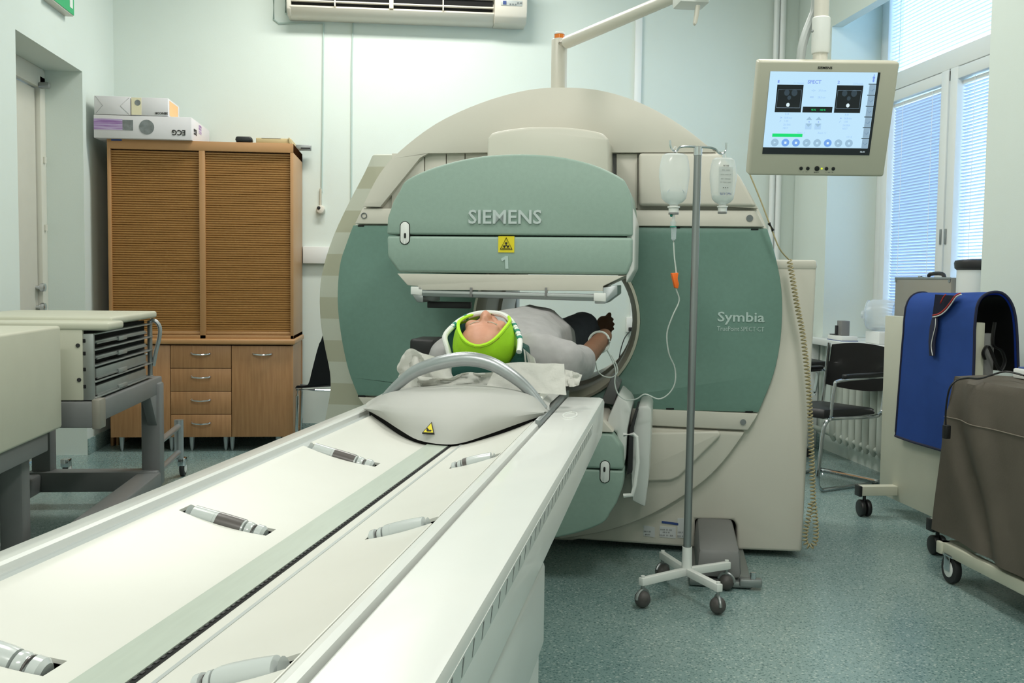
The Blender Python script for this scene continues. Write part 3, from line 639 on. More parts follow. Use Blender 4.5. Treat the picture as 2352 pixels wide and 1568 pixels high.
# ---- detector heads (rotating with the gantry)
def head(up, ox, oz, bf):
    """up: +1 hangs above the patient, -1 mirrored below."""
    cz = oz; C = gp(1180, 540, 4.0)
    def q(px, py, bb=bf):
        p = gp(px, py, 4.0); return Vector(((p.x - C.x) * up + ox, bb, cz + up * (p.z - C.z)))
    out = smoothp([q(*p) for p in [(918, 437), (935, 412), (1000, 383), (1090, 361), (1180, 354), (1270, 358), (1350, 374), (1405, 396), (1434, 413)]], 4)
    upper = out + [q(1447, 440), q(1453, 480), q(1453, 542), q(888, 538), q(890, 500), q(903, 462)]
    lower = [q(888, 541), q(1453, 545), q(1452, 600), q(1440, 631), q(915, 625), q(890, 590)]
    h = gt.part('detector_head', prism(BM(), upper, (0, .5, 0), bev=.014, seg=3), 'green', label=('upper' if up > 0 else 'lower') + ' sage green detector head')
    gt.part('lower_shell', prism(BM(), lower, (0, .5, 0), bev=.012, seg=3), 'green', h)
    s0 = q(1447, 450); a = s0.x; zz = [q(1450, y).z for y in (432, 480, 640, 655)]
    if up > 0:
        gt.part('side_cover', hexa(BM(), [(a - .01, bf + .02, q(0, 632).z), (a - .01, bf + .5, q(0, 632).z), (a + .02, bf + .5, q(0, 600).z), (a + .02, bf + .035, q(0, 605).z),
            (a - .01, bf + .02, q(0, 445).z), (a - .01, bf + .5, q(0, 440).z), (a + .02, bf + .5, q(0, 500).z), (a + .02, bf + .035, q(0, 490).z)], bev=.006), 'white', h)
    gt.part('latch', prism(BM(), pill(q(930, 535, bf - .004), UX, UZ, .036, .088), (0, .012, 0), bev=.003), 'cap', h)
    gt.part('latch_slot', prism(BM(), pill(q(931, 541, bf - .006), UX, UZ, .008, .02), (0, .006, 0)), 'ink', h)
    gt.part('latch_gap', prism(BM(), pill(q(930, 535, bf - .001), UX, UZ, .042, .094), (0, .006, 0)), 'void', h)
    # flared collimator plate
    gt.part('collimator_plate', prism(BM(), [q(912, 628), q(1435, 633), q(1385, 657), q(1385, 668), q(960, 666), q(960, 657), q(936, 655)], (0, .5, 0), bev=.003), 'cream', h)
    if up > 0:
        gt.part('rail', prism(BM(), [q(968, 666), q(1388, 676), q(1388, 692), q(968, 680)], (0, .04, 0), bev=.003), 'steel', h)
        gt.part('rail_face', prism(BM(), [q(970, 668, bf - .006), q(1388, 678, bf - .006), q(1388, 684, bf - .006), q(970, 673, bf - .006)], (0, .02, 0), bev=.001), 'tabh', h)
        for x in (1080, 1252): gt.part('rail_joint', prism(BM(), [q(x, 660, bf - .009), q(x + 5, 660, bf - .009), q(x + 5, 682, bf - .009), q(x, 682, bf - .009)], (0, .02, 0), bev=.001), 'grey', h)
        gt.part('corner_block', prism(BM(), [q(943, 658), q(970, 658), q(970, 678), q(943, 676)], (0, .06, 0), bev=.003), 'cap', h)
        gt.part('corner_block', prism(BM(), [q(1364, 672, bf - .01), q(1392, 673, bf - .01), q(1392, 693, bf - .01), q(1364, 691, bf - .01)], (0, .06, 0), bev=.003), 'cap', h)
        gt.part('side_bracket', prism(BM(), [q(1385, 660), q(1418, 655), q(1418, 676), q(1390, 697), q(1366, 697), q(1366, 688), q(1385, 688)], (0, .3, 0), bev=.003), 'silver', h)
        gt.part('side_bracket', prism(BM(), [q(946, 676), q(972, 678), q(972, 694), q(958, 694)], (0, .3, 0), bev=.003), 'steel', h)
        gt.part('cable_tray', Bx(q(972, 0).x, q(1075, 0).x, bf + .1, bf + .14, q(0, 692).z, q(0, 678).z, bev=.003), 'black', h)
        text(gt, 'logo', 'SIEMENS', q(1160, 498, bf - .001), UX, UZ, .292, .056, 'logo', .006, h, bold=.015)
        gt.part('numeral', prism(BM(), [q(x, y, bf - .003) for x, y in [(1151, 594), (1161, 588), (1167, 588), (1168, 617), (1161, 617), (1160, 596), (1153, 600)]], (0, .006, 0)), 'letter', h)
        s = .032; c = q(1163, 561, bf - .002)
        gt.part('warning_sticker', Bx(c.x - s, c.x + s, bf - .003, bf + .002, c.z - s, c.z + s), 'yellow', h)
        tri = [Vector((c.x + .027 * cos(a), bf - .004, c.z - .004 + .03 * sin(a))) for a in (pi / 2, pi / 2 + 2 * pi / 3, pi / 2 + 4 * pi / 3)]
        gt.part('warning_triangle', tube(BM(), tri, .0022, 5, closed=True), 'ink', h)
        b = cyl(BM(), (c.x, bf - .005, c.z - .004), (c.x, bf - .001, c.z - .004), .0028, seg=10)
        for k in range(3):
            a0 = pi / 2 + 2 * pi / 3 * k + pi / 3 + pi
            prism(b, [Vector((c.x + r * cos(a0 + da), bf - .005, c.z - .004 + r * sin(a0 + da))) for r, da in ((.0045, -.5), (.012, -.5), (.0128, 0), (.012, .5), (.0045, .5))], (0, .003, 0))
        gt.part('radiation_symbol', b, 'ink', h)
        text(gt, 'sticker_text', 'RADIOACTIVE', Vector((c.x, bf - .004, c.z - .0165)), UX, UZ, .03, .004, 'ink', .001, h)
    return h, q
head(1, gp(1180, 540, 4.0).x, gp(1180, 540, 4.0).z, 4.0)
h2, q2 = head(-1, -.70, gB(1400, 1080, 4.12).z, 4.12)
# white side hardware of the lower head
gt.part('side_arm', prism(BM(), [gB(x, y, 4.3) for x, y in [(1462, 948), (1468, 932), (1488, 930), (1497, 940), (1495, 1000), (1490, 1100), (1482, 1165), (1452, 1150), (1448, 1060), (1450, 1000)]], (0, .4, 0), bev=.01), 'white')
gt.part('arm_gap', prism(BM(), [gB(x, y, 4.25) for x, y in [(1446, 985), (1460, 940), (1466, 942), (1455, 985), (1452, 1085), (1440, 1090)]], (0, .3, 0), bev=.003), 'rubber')
gt.part('side_arm', prism(BM(), [gB(x, y, 4.2) for x, y in [(1396, 960), (1420, 905), (1442, 925), (1450, 940), (1440, 990), (1436, 1060), (1425, 1060), (1416, 992), (1392, 988)]], (0, .4, 0), bev=.012), 'white')
gt.part('grab_frame', tube(BM(), [gB(x, y, 4.10) for x, y in [(1432, 998), (1455, 997), (1462, 1003), (1465, 1060), (1458, 1115), (1452, 1136), (1432, 1138)]], .0085, 8), 'cap')
gt.part('bed_support', prism(BM(), [gB(x, y, 4.5) for x, y in [(1380, 925), (1405, 862), (1425, 880), (1410, 930)]], (0, .2, 0), bev=.006), 'greyd')
# coiled cable along the right side
path = smoothp([gB(x, y, bb) for x, y, bb in [(1718, 390, 4.6), (1745, 455, 4.6), (1768, 515, 4.6), (1790, 570, 4.61), (1812, 596, 4.64)]], 4)
coil = T('coiled_cable', 'beige coiled cable hanging down right side of scanner gantry', 'cable', G, tuple(gB(1812, 600, 4.64)))
coil.part('straight_lead', tube(BM(), path, .0035, 6), 'coil')
coil.part('splice', tube(BM(), [gB(1766, 512, 4.6), gB(1776, 530, 4.6)], .008, 8), 'rubber')
path = smoothp([gB(x, y, 4.64) for x, y in [(1812, 596), (1820, 640), (1830, 700), (1842, 760), (1851, 830), (1857, 900), (1861, 980), (1864, 1060), (1867, 1140), (1873, 1200), (1872, 1240), (1860, 1254), (1849, 1243), (1850, 1215), (1858, 1180), (1862, 1150)]], 24)
ln = [0]
for a_, b_ in zip(path, path[1:]): ln.append(ln[-1] + (b_ - a_).length)
pts = []; tot = ln[-1]; turns = 92; j = 0
for i in range(turns * 9):
    s_ = tot * i / (turns * 9)
    while j < len(ln) - 2 and ln[j + 1] < s_: j += 1
    p = path[j].lerp(path[j + 1], (s_ - ln[j]) / max(ln[j + 1] - ln[j], 1e-9)); d = (path[j + 1] - path[j]).normalized(); u = Vector((0, 1, 0)); v = d.cross(u)
    an = 2 * pi * i / 9; pts.append(p + Vector((0, -.012, 0)) + (u * cos(an) + v * sin(an)) * .0105)
coil.part('coil', tube(BM(), pts, .0032, 5), 'coil')
# grey motor box
t = T('motor_box', 'grey metal motor housing on floor in scanner base recess', 'motor housing', G, (.2, 4.45, 0))
t.part('housing', hexa(BM(), [(.115, 4.2, .035), (.3, 4.2, .035), (.3, 4.95, .035), (.115, 4.95, .035), (.125, 4.215, .150), (.292, 4.215, .150), (.285, 4.95, .175), (.13, 4.95, .175)], bev=.02), 'grey')
t.part('base_plate', Bx(.09, .34, 4.18, 4.95, .005, .03, bev=.006), 'steel')
t.part('foot_bar', Bx(.29, .38, 4.17, 4.215, .012, .045, bev=.008), 'steel'); t.part('foot_bolt', cyl(BM(), (.345, 4.19, .04), (.345, 4.19, .07), .012, seg=8), 'chrome')

# ================================================================== PATIENT TABLE (modelled at 0.9333 about the lens height, i.e. 0.83 m high)
SC = .9333
def ts(a, b, z): return Vector((a * SC, b * SC, H - (H - z) * SC))
tb = T('patient_table', 'long white patient table with trough, rollers and centre belt', 'patient table', G, (-.64, 2.3, 0))
BN, BFR = .35, 3.87     # near and far end (unscaled b)
def ext(prof, b0, b1, m, name, bev=0, parent=None, label=None, smooth=True):
    t = BM(); n = len(prof); A = [t.verts.new(ts(a, b0, z)) for a, z in prof]; B = [t.verts.new(ts(a, b1, z)) for a, z in prof]
    for i in range(n): t.faces.new((A[i], B[i], B[(i + 1) % n], A[(i + 1) % n]))
    t.faces.new(A); t.faces.new(B[::-1]); return tb.part(name, _merge(BM(), t, bev), m, parent, label)
rc = [(-.392, .78), (-.392, .797), (-.386, .802), (-.268, .802), (-.254, .797), (-.249, .785), (-.256, .66), (-.262, .655), (-.38, .655)]
ext(rc, BN, 3.86, 'white', 'side_cover', bev=0)
lc = [(-1.006, .802), (-1.012, .806), (-1.03, .803), (-1.10, .785), (-1.118, .765), (-1.12, .66), (-1.0, .655), (-1.0, .78)]
ext(lc, BN, 3.86, 'white', 'side_cover')
ext([(-1.006, .79), (-.994, .79), (-.991, .792), (-.966, .789), (-.962, .776), (-.962, .70), (-1.006, .70)], BN, 3.75, 'tabh', 'rail_strip')
ext([(-.433, .77), (-.431, .792), (-.424, .802), (-.413, .804), (-.404, .799), (-.401, .788), (-.401, .70), (-.433, .70)], BN, 3.5, 'white', 'rail_ridge')
ext([(-.404, .72), (-.39, .72), (-.39, .76), (-.404, .76)], BN, 3.8, 'grey', 'groove')
# trough with roller slots
TC, TW, TD = -.698, .266, .052
def tz(a): return .746 + TD * min(1, abs((a - TC) / TW)) ** 2
rollers = [(-.963, 2.673, -.775, 2.548), (-.942, 1.897, -.773, 1.849), (-.945, 1.13, -.772, 1.20), (-.557, 2.529, -.44, 2.61), (-.556, 1.802, -.438, 1.879), (-.557, 1.11, -.44, 1.14)]
slots = []
for (a0, b0, a1, b1) in rollers:
    bc = (b0 + b1) / 2; slots.append((a0 - .002, a1 + .008, bc))
rr0 = .023
def cuts():
    a_vals = sorted(set([TC - TW + 2 * TW * k / 28 for k in range(29)] + [v for s in slots for v in s[:2]]))
    b_vals = sorted(set([BN, 3.6] + [v for s in slots for v in (s[2] - rr0 - .003, s[2] + rr0 + .003)]))
    return a_vals, b_vals
av, bv = cuts(); t_ = BM(); VV = {}
def vget(i, j):
    if (i, j) not in VV: VV[i, j] = t_.verts.new(ts(av[i], bv[j], tz(av[i])))
    return VV[i, j]
for i in range(len(av) - 1):
    for j in range(len(bv) - 1):
        ac, bc = (av[i] + av[i + 1]) / 2, (bv[j] + bv[j + 1]) / 2
        if any(s[0] < ac < s[1] and abs(bc - s[2]) < rr0 + .002 for s in slots): continue
        t_.faces.new((vget(i, j), vget(i + 1, j), vget(i + 1, j + 1), vget(i, j + 1)))
r_ = bmesh.ops.extrude_face_region(t_, geom=t_.faces[:])
for v in r_['geom']:
    if isinstance(v, bmesh.types.BMVert): v.co.z -= .006
tb.part('trough', _merge(BM(), t_), 'ivory')
ext([(TC - TW, .68), (TC + TW, .68), (TC + TW, .715), (TC - TW, .715)], BN, 3.6, 'void', 'under_tray')
for k, (a0, b0, a1, b1) in enumerate(rollers):
    bc = (b0 + b1) / 2; left = k < 3
    o0, o1 = (a0, a1) if left else (a1, a0)          # outer end, inner end
    rr = rr0 * SC
    def seg_(t0, t1, k_=1.0, e0=1, e1=1, n=10):
        pts, rs = [], []
        for i_ in range(n + 1):
            q_ = t0 + (t1 - t0) * i_ / n; a_ = o0 + (o1 - o0) * q_
            pts.append(ts(a_, bc, tz(a_) - .013 + .006 * sin(pi * q_))); rs.append(rr * k_ * (e0 if i_ == 0 else e1 if i_ == n else 1))
        return tube(BM(), pts, rs, 18)
    body = tb.part('roller', seg_(.03, .72, 1, .9, .95), 'rolls')
    if k not in (2, 5): tb.part('stained_band', seg_(.36 if left else .6, .70, 1.012), 'rolld' if k != 4 else 'rolls', body)
    tb.part('roller_end', seg_(.72, .82, .94, 1, .9, 4), 'rolls', body); tb.part('roller_end', seg_(.83, .97, .96, .9, .75, 4), 'rolls', body)
    tb.part('roller_pin', seg_(.815, .835, .86, 1, 1, 2), 'rolld', body)
# belt + tooth strip + seams
ext([(-.719, .7485), (-.652, .7485), (-.652, .751), (-.719, .751)], BN, 2.99, 'belt', 'belt')
ext([(-.652, .746), (-.642, .746), (-.642, .749), (-.652, .749)], BN, 2.98, 'void', 'slot_line')
b = BM()
k = 0; y = .95
while y < 2.95:
    p, q = ts(-.6505, y, .7488), ts(-.6465, y + .009, .7505); box(b, p.x, q.x, p.y, q.y, p.z, q.z); y += .018
tb.part('belt_teeth', b, 'rubber', kind='stuff')
ext([(-.619, .7505), (-.613, .7505), (-.613, .7525), (-.619, .7525)], BN, 3.0, 'tabh', 'trough_seam')
# pallet + end cap
def pal(a0, a1, z0, z1, b0, b1, m, name, bev=.006):
    return tb.part(name, hexa(BM(), [(a0, b0, z0), (a1, b0, z0), (a1, b1, z0), (a0, b1, z0), (a0, b0, z1), (a1, b0, z1), (a1, b1, z1), (a0, b1, z1)], bev=bev), m)
PC = -.615
def capf(u, v):   # u across, v top -> down front
    th = (u - .5) * 2
    pass
top_px = [(846, 922), (870, 908), (910, 893), (1000, 884), (1075, 881), (1150, 884), (1215, 895), (1248, 908), (1264, 925)]
mid_px = [(843, 938), (870, 915), (910, 903), (1000, 897), (1075, 895), (1150, 900), (1210, 912), (1242, 928), (1262, 944)]
bot_px = [(846, 943), (880, 962), (920, 988), (960, 1010), (1015, 1020), (1060, 1017), (1120, 998), (1190, 973), (1250, 953)]
bt = [3.17, 3.22, 3.24, 3.25, 3.25, 3.25, 3.24, 3.22, 3.17]; bmid = [3.12, 3.10, 3.05, 3.01, 3.0, 3.01, 3.04, 3.08, 3.12]; bb = [2.99, 2.93, 2.84, 2.78, 2.745, 2.765, 2.84, 2.92, 3.02]
r1 = smoothp([gB(x, y, b_) for (x, y), b_ in zip(top_px, bt)], 4); r2 = smoothp([gB(x, y, b_) for (x, y), b_ in zip(mid_px, bmid)], 4); r3 = smoothp([gB(x, y, b_) for (x, y), b_ in zip(bot_px, bb)], 4)
r4 = [v + Vector((0, .25, -.012)) for v in r3]; r0 = [Vector((v.x, 3.5, v.z - .004)) for v in r1]
t_ = BM(); rows = []
rm = [(a_ * .5 + c_ * .5) + Vector((0, -.06, .012)) for a_, c_ in zip(r2, r3)]
cols = [smoothp([a_, b_, c_, d_, e_], 4) for a_, b_, c_, d_, e_ in zip(r0, r1, r2, rm, r3)]
for q_ in range(4, len(cols[0])): rows.append([t_.verts.new(cl_[q_]) for cl_ in cols])
rows.insert(0, [t_.verts.new(v) for v in r0]); rows.append([t_.verts.new(v) for v in r4])
for A, B in zip(rows, rows[1:]):
    for i in range(len(A) - 1): t_.faces.new((A[i], B[i], B[i + 1], A[i + 1]))
bmesh.ops.solidify(t_, geom=t_.faces[:], thickness=.004)
cp = tb.part('pallet_end_cap', _merge(BM(), t_), 'shellw')
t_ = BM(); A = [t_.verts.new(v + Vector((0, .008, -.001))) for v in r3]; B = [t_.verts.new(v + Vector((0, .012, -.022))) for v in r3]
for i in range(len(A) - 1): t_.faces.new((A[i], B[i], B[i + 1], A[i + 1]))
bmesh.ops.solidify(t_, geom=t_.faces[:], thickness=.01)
tb.part('shadow_strip', _merge(BM(), t_), 'void', cp)  # black strip painting the shaded gap under the cap's lower edge
tb.part('pallet', hexa(BM(), [(-.80, 3.1, .83), (-.42, 3.1, .83), (-.42, 6.2, .83), (-.74, 6.2, .83), (-.83, 3.1, .868), (-.39, 3.1, .868), (-.39, 6.2, .868), (-.76, 6.2, .868)], bev=.006), 'tabh')
tb.part('pallet_rail', Bx(-.385, -.368, 2.9, 3.7, .80, .845, bev=.004), 'steel')
tb.part('bed_carrier', Bx(-.86, -.37, 3.3, 3.75, .62, .83, bev=.02), 'grey')
# warning triangle on the cap
c0_, c1_v = rm[16], r3[16]
upv = (c0_ - c1_v).normalized(); rt_ = (rm[19] - rm[13]).normalized(); nrm = rt_.cross(upv).normalized()
c = c0_.lerp(c1_v, .55) + UX * (gB(1014, 992, 2.9).x - c0_.x); off = .004
def tri(sz, off): return [c + upv * (sz * sin(a) * 1.25) + rt_ * (sz * cos(a)) + nrm * off for a in (pi / 2, pi / 2 + 2 * pi / 3, pi / 2 + 4 * pi / 3)]
tb.part('warning_sign', prism(BM(), tri(.0205, off), nrm * -.006), 'ink', cp)
w2 = tri(.0165, off + .0004)
tb.part('warning_face', prism(BM(), w2, nrm * -.001), 'yellow', cp)
b = BM()
for (dx, dz_, w_, h_) in ((.001, -.005, .007, .0025), (-.004, -.002, .003, .0035), (-.006, .001, .0016, .003)):
    cc = c + UX * dx + upv * dz_ + nrm * (off + .0014); prism(b, pill(cc, UX, upv, w_ * 2, h_ * 2, 4), nrm * -.002)
tb.part('hand_pictogram', b, 'ink', cp)
# curved silver grab bar
hb = 3.1
hp = smoothp([gB(x, y, bb_) for x, y, bb_ in [(884, 912, 3.14), (915, 882, 3.13), (955, 852, 3.12), (1010, 833, 3.11), (1070, 824, 3.11), (1125, 834, 3.11), (1175, 862, 3.11), (1215, 896, 3.11), (1250, 940, 3.10)]], 5)
nn = len(hp)
tb.part('grab_bar', tube(BM(), hp, [.013 + .0095 * sin(pi * i / (nn - 1)) for i in range(nn)], 14, flat=((0, 0, 1), .75)), 'silver')
# scale ticks on the right side cover
strip = ext([(-.2505, .781), (-.2482, .781), (-.2510, .748), (-.2535, .748)], .9, 3.3, 'white', 'scale_strip')
me = None
for k in range(34):
    bb_ = .95 + k * .068
    if me is None:
        P0 = ts(-.2495, bb_, .78); P1 = ts(-.2535, bb_ + .012, .75)
        b = BM(); hexa(b, [ts(-.256, bb_, .752), ts(-.2505, bb_, .752), ts(-.2505, bb_ + .006, .752), ts(-.256, bb_ + .006, .752), ts(-.252, bb_, .778), ts(-.2477, bb_, .778), ts(-.2477, bb_ + .006, .778), ts(-.252, bb_ + .006, .778)])
        o = tb.part('scale_tick', b, 'grey', strip); me = o.data
    else:
        o = bpy.data.objects.new('scale_tick', me); S.collection.objects.link(o); o.parent = strip; o.location = (0, k * .068 * SC, 0)
tb.part('finger_recess', tube(BM(), [ts(-.327 + .022 * cos(a), 3.33 + .075 * sin(a), .803) for a in [2 * pi * k / 24 for k in range(24)]], .003, 6, closed=True), 'cap')
# telescopic pedestal covers
def ped(a0, a1, b0, b1, z0, z1, nm):
    tb.part(nm, Bx(a0, a1, b0, b1, z0, z1, bev=.015, seg=3), 'white')
ped(-1.0, -.255, .5, 2.12, .47, .66, 'pedestal_cover'); ped(-.985, -.262, .5, 2.095, .22, .475, 'pedestal_cover'); ped(-.97, -.27, .5, 2.07, 0.0, .225, 'pedestal_cover')

# ================================================================== PATIENT
def remesh(bm, vox, sm=4):
    m = bpy.data.meshes.new('r'); bm.to_mesh(m); bm.free(); o = bpy.data.objects.new('r', m); S.collection.objects.link(o)
    a = o.modifiers.new('a', 'REMESH'); a.mode = 'VOXEL'; a.voxel_size = vox; a.use_smooth_shade = True
    s_ = o.modifiers.new('s', 'SMOOTH'); s_.factor = .6; s_.iterations = sm
    dg = bpy.context.evaluated_depsgraph_get(); e = o.evaluated_get(dg); b = BM(); me = e.to_mesh(); b.from_mesh(me); e.to_mesh_clear()
    bpy.data.objects.remove(o); bpy.data.meshes.remove(m); return b
def hull(bm, *els):
    t = BM()
    for c, r in els:
        r = r if isinstance(r, (tuple, list)) else (r, r, r)
        ret = bmesh.ops.create_icosphere(t, subdivisions=2, radius=1)
        for v in ret['verts']: v.co = Vector((c[0] + v.co.x * r[0], c[1] + v.co.y * r[1], c[2] + v.co.z * r[2]))
    h = bmesh.ops.convex_hull(t, input=t.verts[:])
    kill = [x for x in h['geom_interior'] if isinstance(x, bmesh.types.BMVert)] if h.get('geom_interior') else []
    bmesh.ops.delete(t, geom=list(set(kill)), context='VERTS')
    return _merge(bm, t)
pt = T('person', 'person lying face up under detector head in grey shirt and lime green hood', 'person', G, (-.58, 3.9, .87))
zc = .995
ang = radians(12)
fN = Vector((0, -sin(ang), cos(ang))); cN = Vector((0, -cos(ang), -sin(ang)))     # face normal, crown direction
HC = gB(1113, 785, 3.37)
def hd(x, f, c): return HC + UX * x + fN * f + cN * c
def ell(bm, x, f, c, rx, rf, rc_, seg=20):
    t = BM(); bmesh.ops.create_uvsphere(t, u_segments=seg, v_segments=14, radius=1)
    for v in t.verts: v.co = HC + UX * (x + v.co.x * rx) + fN * (f + v.co.y * rf) + cN * (c + v.co.z * rc_)
    return _merge(bm, t)
b = BM()
ell(b, 0, -.012, .014, .086, .082, .103); ell(b, 0, .01, -.06, .058, .062, .07); ell(b, 0, .03, -.105, .034, .038, .03)   # cranium, jaw, chin
ell(b, 0, .055, .022, .056, .016, .026)                       # brow
for s in (-1, 1):
    ell(b, s * .046, .048, -.030, .026, .02, .026); ell(b, s * .078, -.01, -.03, .008, .02, .03)   # cheeks, ears
    ell(b, s * .030, .054, -.002, .015, .013, .012)
ell(b, 0, .072, -.012, .011, .022, .03); ell(b, 0, .083, -.034, .0165, .019, .014); ell(b, s * .0, .068, -.066, .024, .012, .012)  # nose bridge, tip, lips
for s in (-1, 1): ell(b, s * .013, .077, -.036, .009, .012, .011)
hull(b, (HC + cN * -.05, .055), (Vector((-.585, 3.54, .985)), (.065, .05, .055)))                       # neck
# trunk, limbs
hull(b, (Vector((-.585, 3.50, .98)), (.15, .06, .075)), (Vector((-.58, 3.75, 1.0)), (.15, .09, .10)))
hull(b, (Vector((-.58, 3.75, 1.0)), (.15, .09, .10)), (Vector((-.575, 4.1, 1.0)), (.16, .11, .11)))
hull(b, (Vector((-.575, 4.1, 1.0)), (.17, .12, .12)), (Vector((-.565, 4.4, .97)), (.16, .1, .095)))
for s in (-1, 1):
    sh = Vector((-.575 + s * .20, 3.53, .965)); el = Vector((-.585 + s * .25, 3.86, .94))
    hull(b, (sh, .046), (el, .040)); hull(b, (sh, .045), (Vector((-.58, 3.56, .97)), .05))
RW = gB(1388, 772, 4.12)
hull(b, (Vector((-.335, 3.86, .94)), .044), (RW, .033))
LW = Vector((-.80, 4.15, .93)); hull(b, (Vector((-.83, 3.86, .94)), .042), (LW, .03))
KR = gB(1340, 748, 4.72); FR_ = gB(1366, 775, 5.02)
hull(b, (Vector((-.50, 4.4, .97)), .085), (KR, .058)); hull(b, (KR, .055), (FR_, .04))
KL = gB(1265, 765, 4.75); FL = gB(1290, 790, 5.05); hull(b, (Vector((-.64, 4.4, .96)), .085), (KL, .056)); hull(b, (KL, .055), (FL, .04))
# right foot: sole outward, toes visible
ftip = [gB(1400, 722, 5.08), gB(1407, 733, 5.08), gB(1409, 744, 5.08), gB(1408, 755, 5.07), gB(1402, 764, 5.06)]
fb = gB(1384, 742, 5.05)
hull(b, (FR_, .036), (fb, (.03, .03, .038))); hull(b, (fb, (.026, .025, .036)), (gB(1394, 742, 5.06), (.018, .02, .04)))
for k, tp in enumerate(ftip): hull(b, (tp.lerp(fb, .45), .014 - .001 * k), (tp, (.0125 if k == 0 else .009)))
lt = gB(1300, 770, 5.1); hull(b, (FL, .036), (lt, (.03, .02, .045)))
# hands with fingers
def hand(b, wr, d, up):
    d = d.normalized(); sd = d.cross(up).normalized(); pm = wr + d * .055
    hull(b, (wr, (.02, .02, .016)), (pm + sd * .018, .015), (pm - sd * .022, .015))
    for k, (o_, l_) in enumerate(((-.028, .055), (-.01, .068), (.009, .064), (.026, .05))):
        r0_ = pm + sd * o_; k1 = r0_ + d * l_ * .5; k2 = k1 + d * l_ * .42 - up * .018
        hull(b, (r0_, .0095), (k1, .0085)); hull(b, (k1, .0085), (k2, .0075))
    th = wr + d * .02 - sd * .025; hull(b, (th, .011), (th + d * .035 - sd * .02, .009)); hull(b, (th + d * .035 - sd * .02, .009), (th + d * .06 - sd * .018 - up * .008, .008))
hand(b, RW, Vector((-.15, 1, .0)), UZ); hand(b, LW, Vector((.1, 1, -.1)), UZ)
body = remesh(b, .0062, 3)
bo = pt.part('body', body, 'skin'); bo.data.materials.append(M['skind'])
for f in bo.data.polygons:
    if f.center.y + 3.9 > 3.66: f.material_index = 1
# eyes (closed lids), brows
for s in (-1, 1):
    b = BM(); ell(b, s * .030, .063, -.006, .012, .006, .008, 12); pt.part('eyelid', b, 'skin')
    b = tube(BM(), [hd(s * .014, .072, .010), hd(s * .03, .071, .012), hd(s * .046, .062, .008)], .0018, 6, sm=3); pt.part('eyebrow', b, 'creamd')
b = tube(BM(), [hd(-.022, .076, -.067), hd(0, .081, -.066), hd(.022, .076, -.067)], .0022, 6, sm=3); pt.part('mouth_line', b, 'skind')
# clothes: shirt
b = BM()
hull(b, (Vector((-.585, 3.52, .985)), (.12, .05, .075)), (Vector((-.585, 3.54, .985)), (.215, .07, .092)))
hull(b, (Vector((-.585, 3.52, .98)), (.21, .07, .09)), (Vector((-.58, 3.78, 1.0)), (.19, .1, .133)))
hull(b, (Vector((-.58, 3.78, 1.0)), (.19, .1, .133)), (Vector((-.575, 4.12, 1.005)), (.19, .12, .14)))
hull(b, (Vector((-.575, 4.12, 1.0)), (.19, .12, .135)), (Vector((-.565, 4.32, .97)), (.175, .08, .115)))
for s in (-1, 1):
    hull(b, (Vector((-.58 + s * .10, 3.50, .985)), (.07, .06, .085)), (Vector((-.58 + s * .2, 3.55, .965)), (.078, .09, .08))); hull(b, (Vector((-.58 + s * .2, 3.53, .965)), (.075, .08, .07)), (Vector((-.59 + s * .25, 3.78, .94)), (.066, .06, .066)))
sh = remesh(b, .011, 3)
for v in sh.verts:
    n_ = noise.noise(v.co * 7) * .010 + noise.noise(v.co * 19) * .004 + sin(v.co.y * 34 + v.co.x * 25) * .0015; v.co.z += n_; v.co.x += noise.noise(v.co * 9 + Vector((5, 0, 0))) * .006
shirt = pt.part('shirt', sh, 'shirt')
pt.part('collar_seam', tube(BM(), [Vector((-.585 + .085 * cos(a), 3.50 + .03 * sin(a), 1.0 + .055 * sin(a))) for a in [pi * k / 12 for k in range(13)]], .006, 6), 'shirt', shirt)
b = BM()
hull(b, (Vector((-.57, 4.28, .965)), (.17, .06, .105)), (Vector((-.565, 4.42, .965)), (.17, .06, .1)))
hull(b, (Vector((-.50, 4.42, .965)), .098), (KR, .07)); hull(b, (KR, .068), (KR.lerp(FR_, .75), .05))
hull(b, (Vector((-.64, 4.42, .96)), .098), (KL, .068)); hull(b, (KL, .066), (KL.lerp(FL, .75), .05))
pn = remesh(b, .012, 3)
for v in pn.verts: v.co.z += noise.noise(v.co * 12) * .008
pt.part('trousers', pn, 'pants')
pt.part('wrist_cuff', tube(BM(), [RW.lerp(Vector((-.335, 3.86, .94)), .25) + Vector((.041 * cos(a), .012 * sin(a), .041 * sin(a))) for a in [2 * pi * k / 20 for k in range(20)]], .005, 6, closed=True), 'tube')
# hood: shell with face opening
od = (fN * .80 + cN * .62).normalized()
oc = HC + fN * .0 + cN * -.0
t_ = BM(); bmesh.ops.create_uvsphere(t_, u_segments=64, v_segments=44, radius=1)
kill = []
RX, RFT, RFB, RCT, RCB = .106, .110, .118, .122, .17
def hoodp(d):
    return UX * (d.x * (RX + .012 * max(0, -d.y))) + fN * (d.y * (RFB if d.y < 0 else RFT)) + cN * (d.z * (RCT if d.z > 0 else RCB))
def fl(c): return .066 - .046 * (max(c, 0) / .118) ** 2.3
for v in t_.verts:
    P = hoodp(v.co.copy()); v.co = HC + P + P.normalized() * noise.noise(P * 24) * .003
    c_, f_ = P.dot(cN), P.dot(fN)
    if f_ > fl(c_) or c_ < -.13: kill.append(v)
bmesh.ops.delete(t_, geom=kill, context='VERTS')
bmesh.ops.solidify(t_, geom=t_.faces[:], thickness=.003)
hood = pt.part('hood', _merge(BM(), t_), 'lime')
half = []
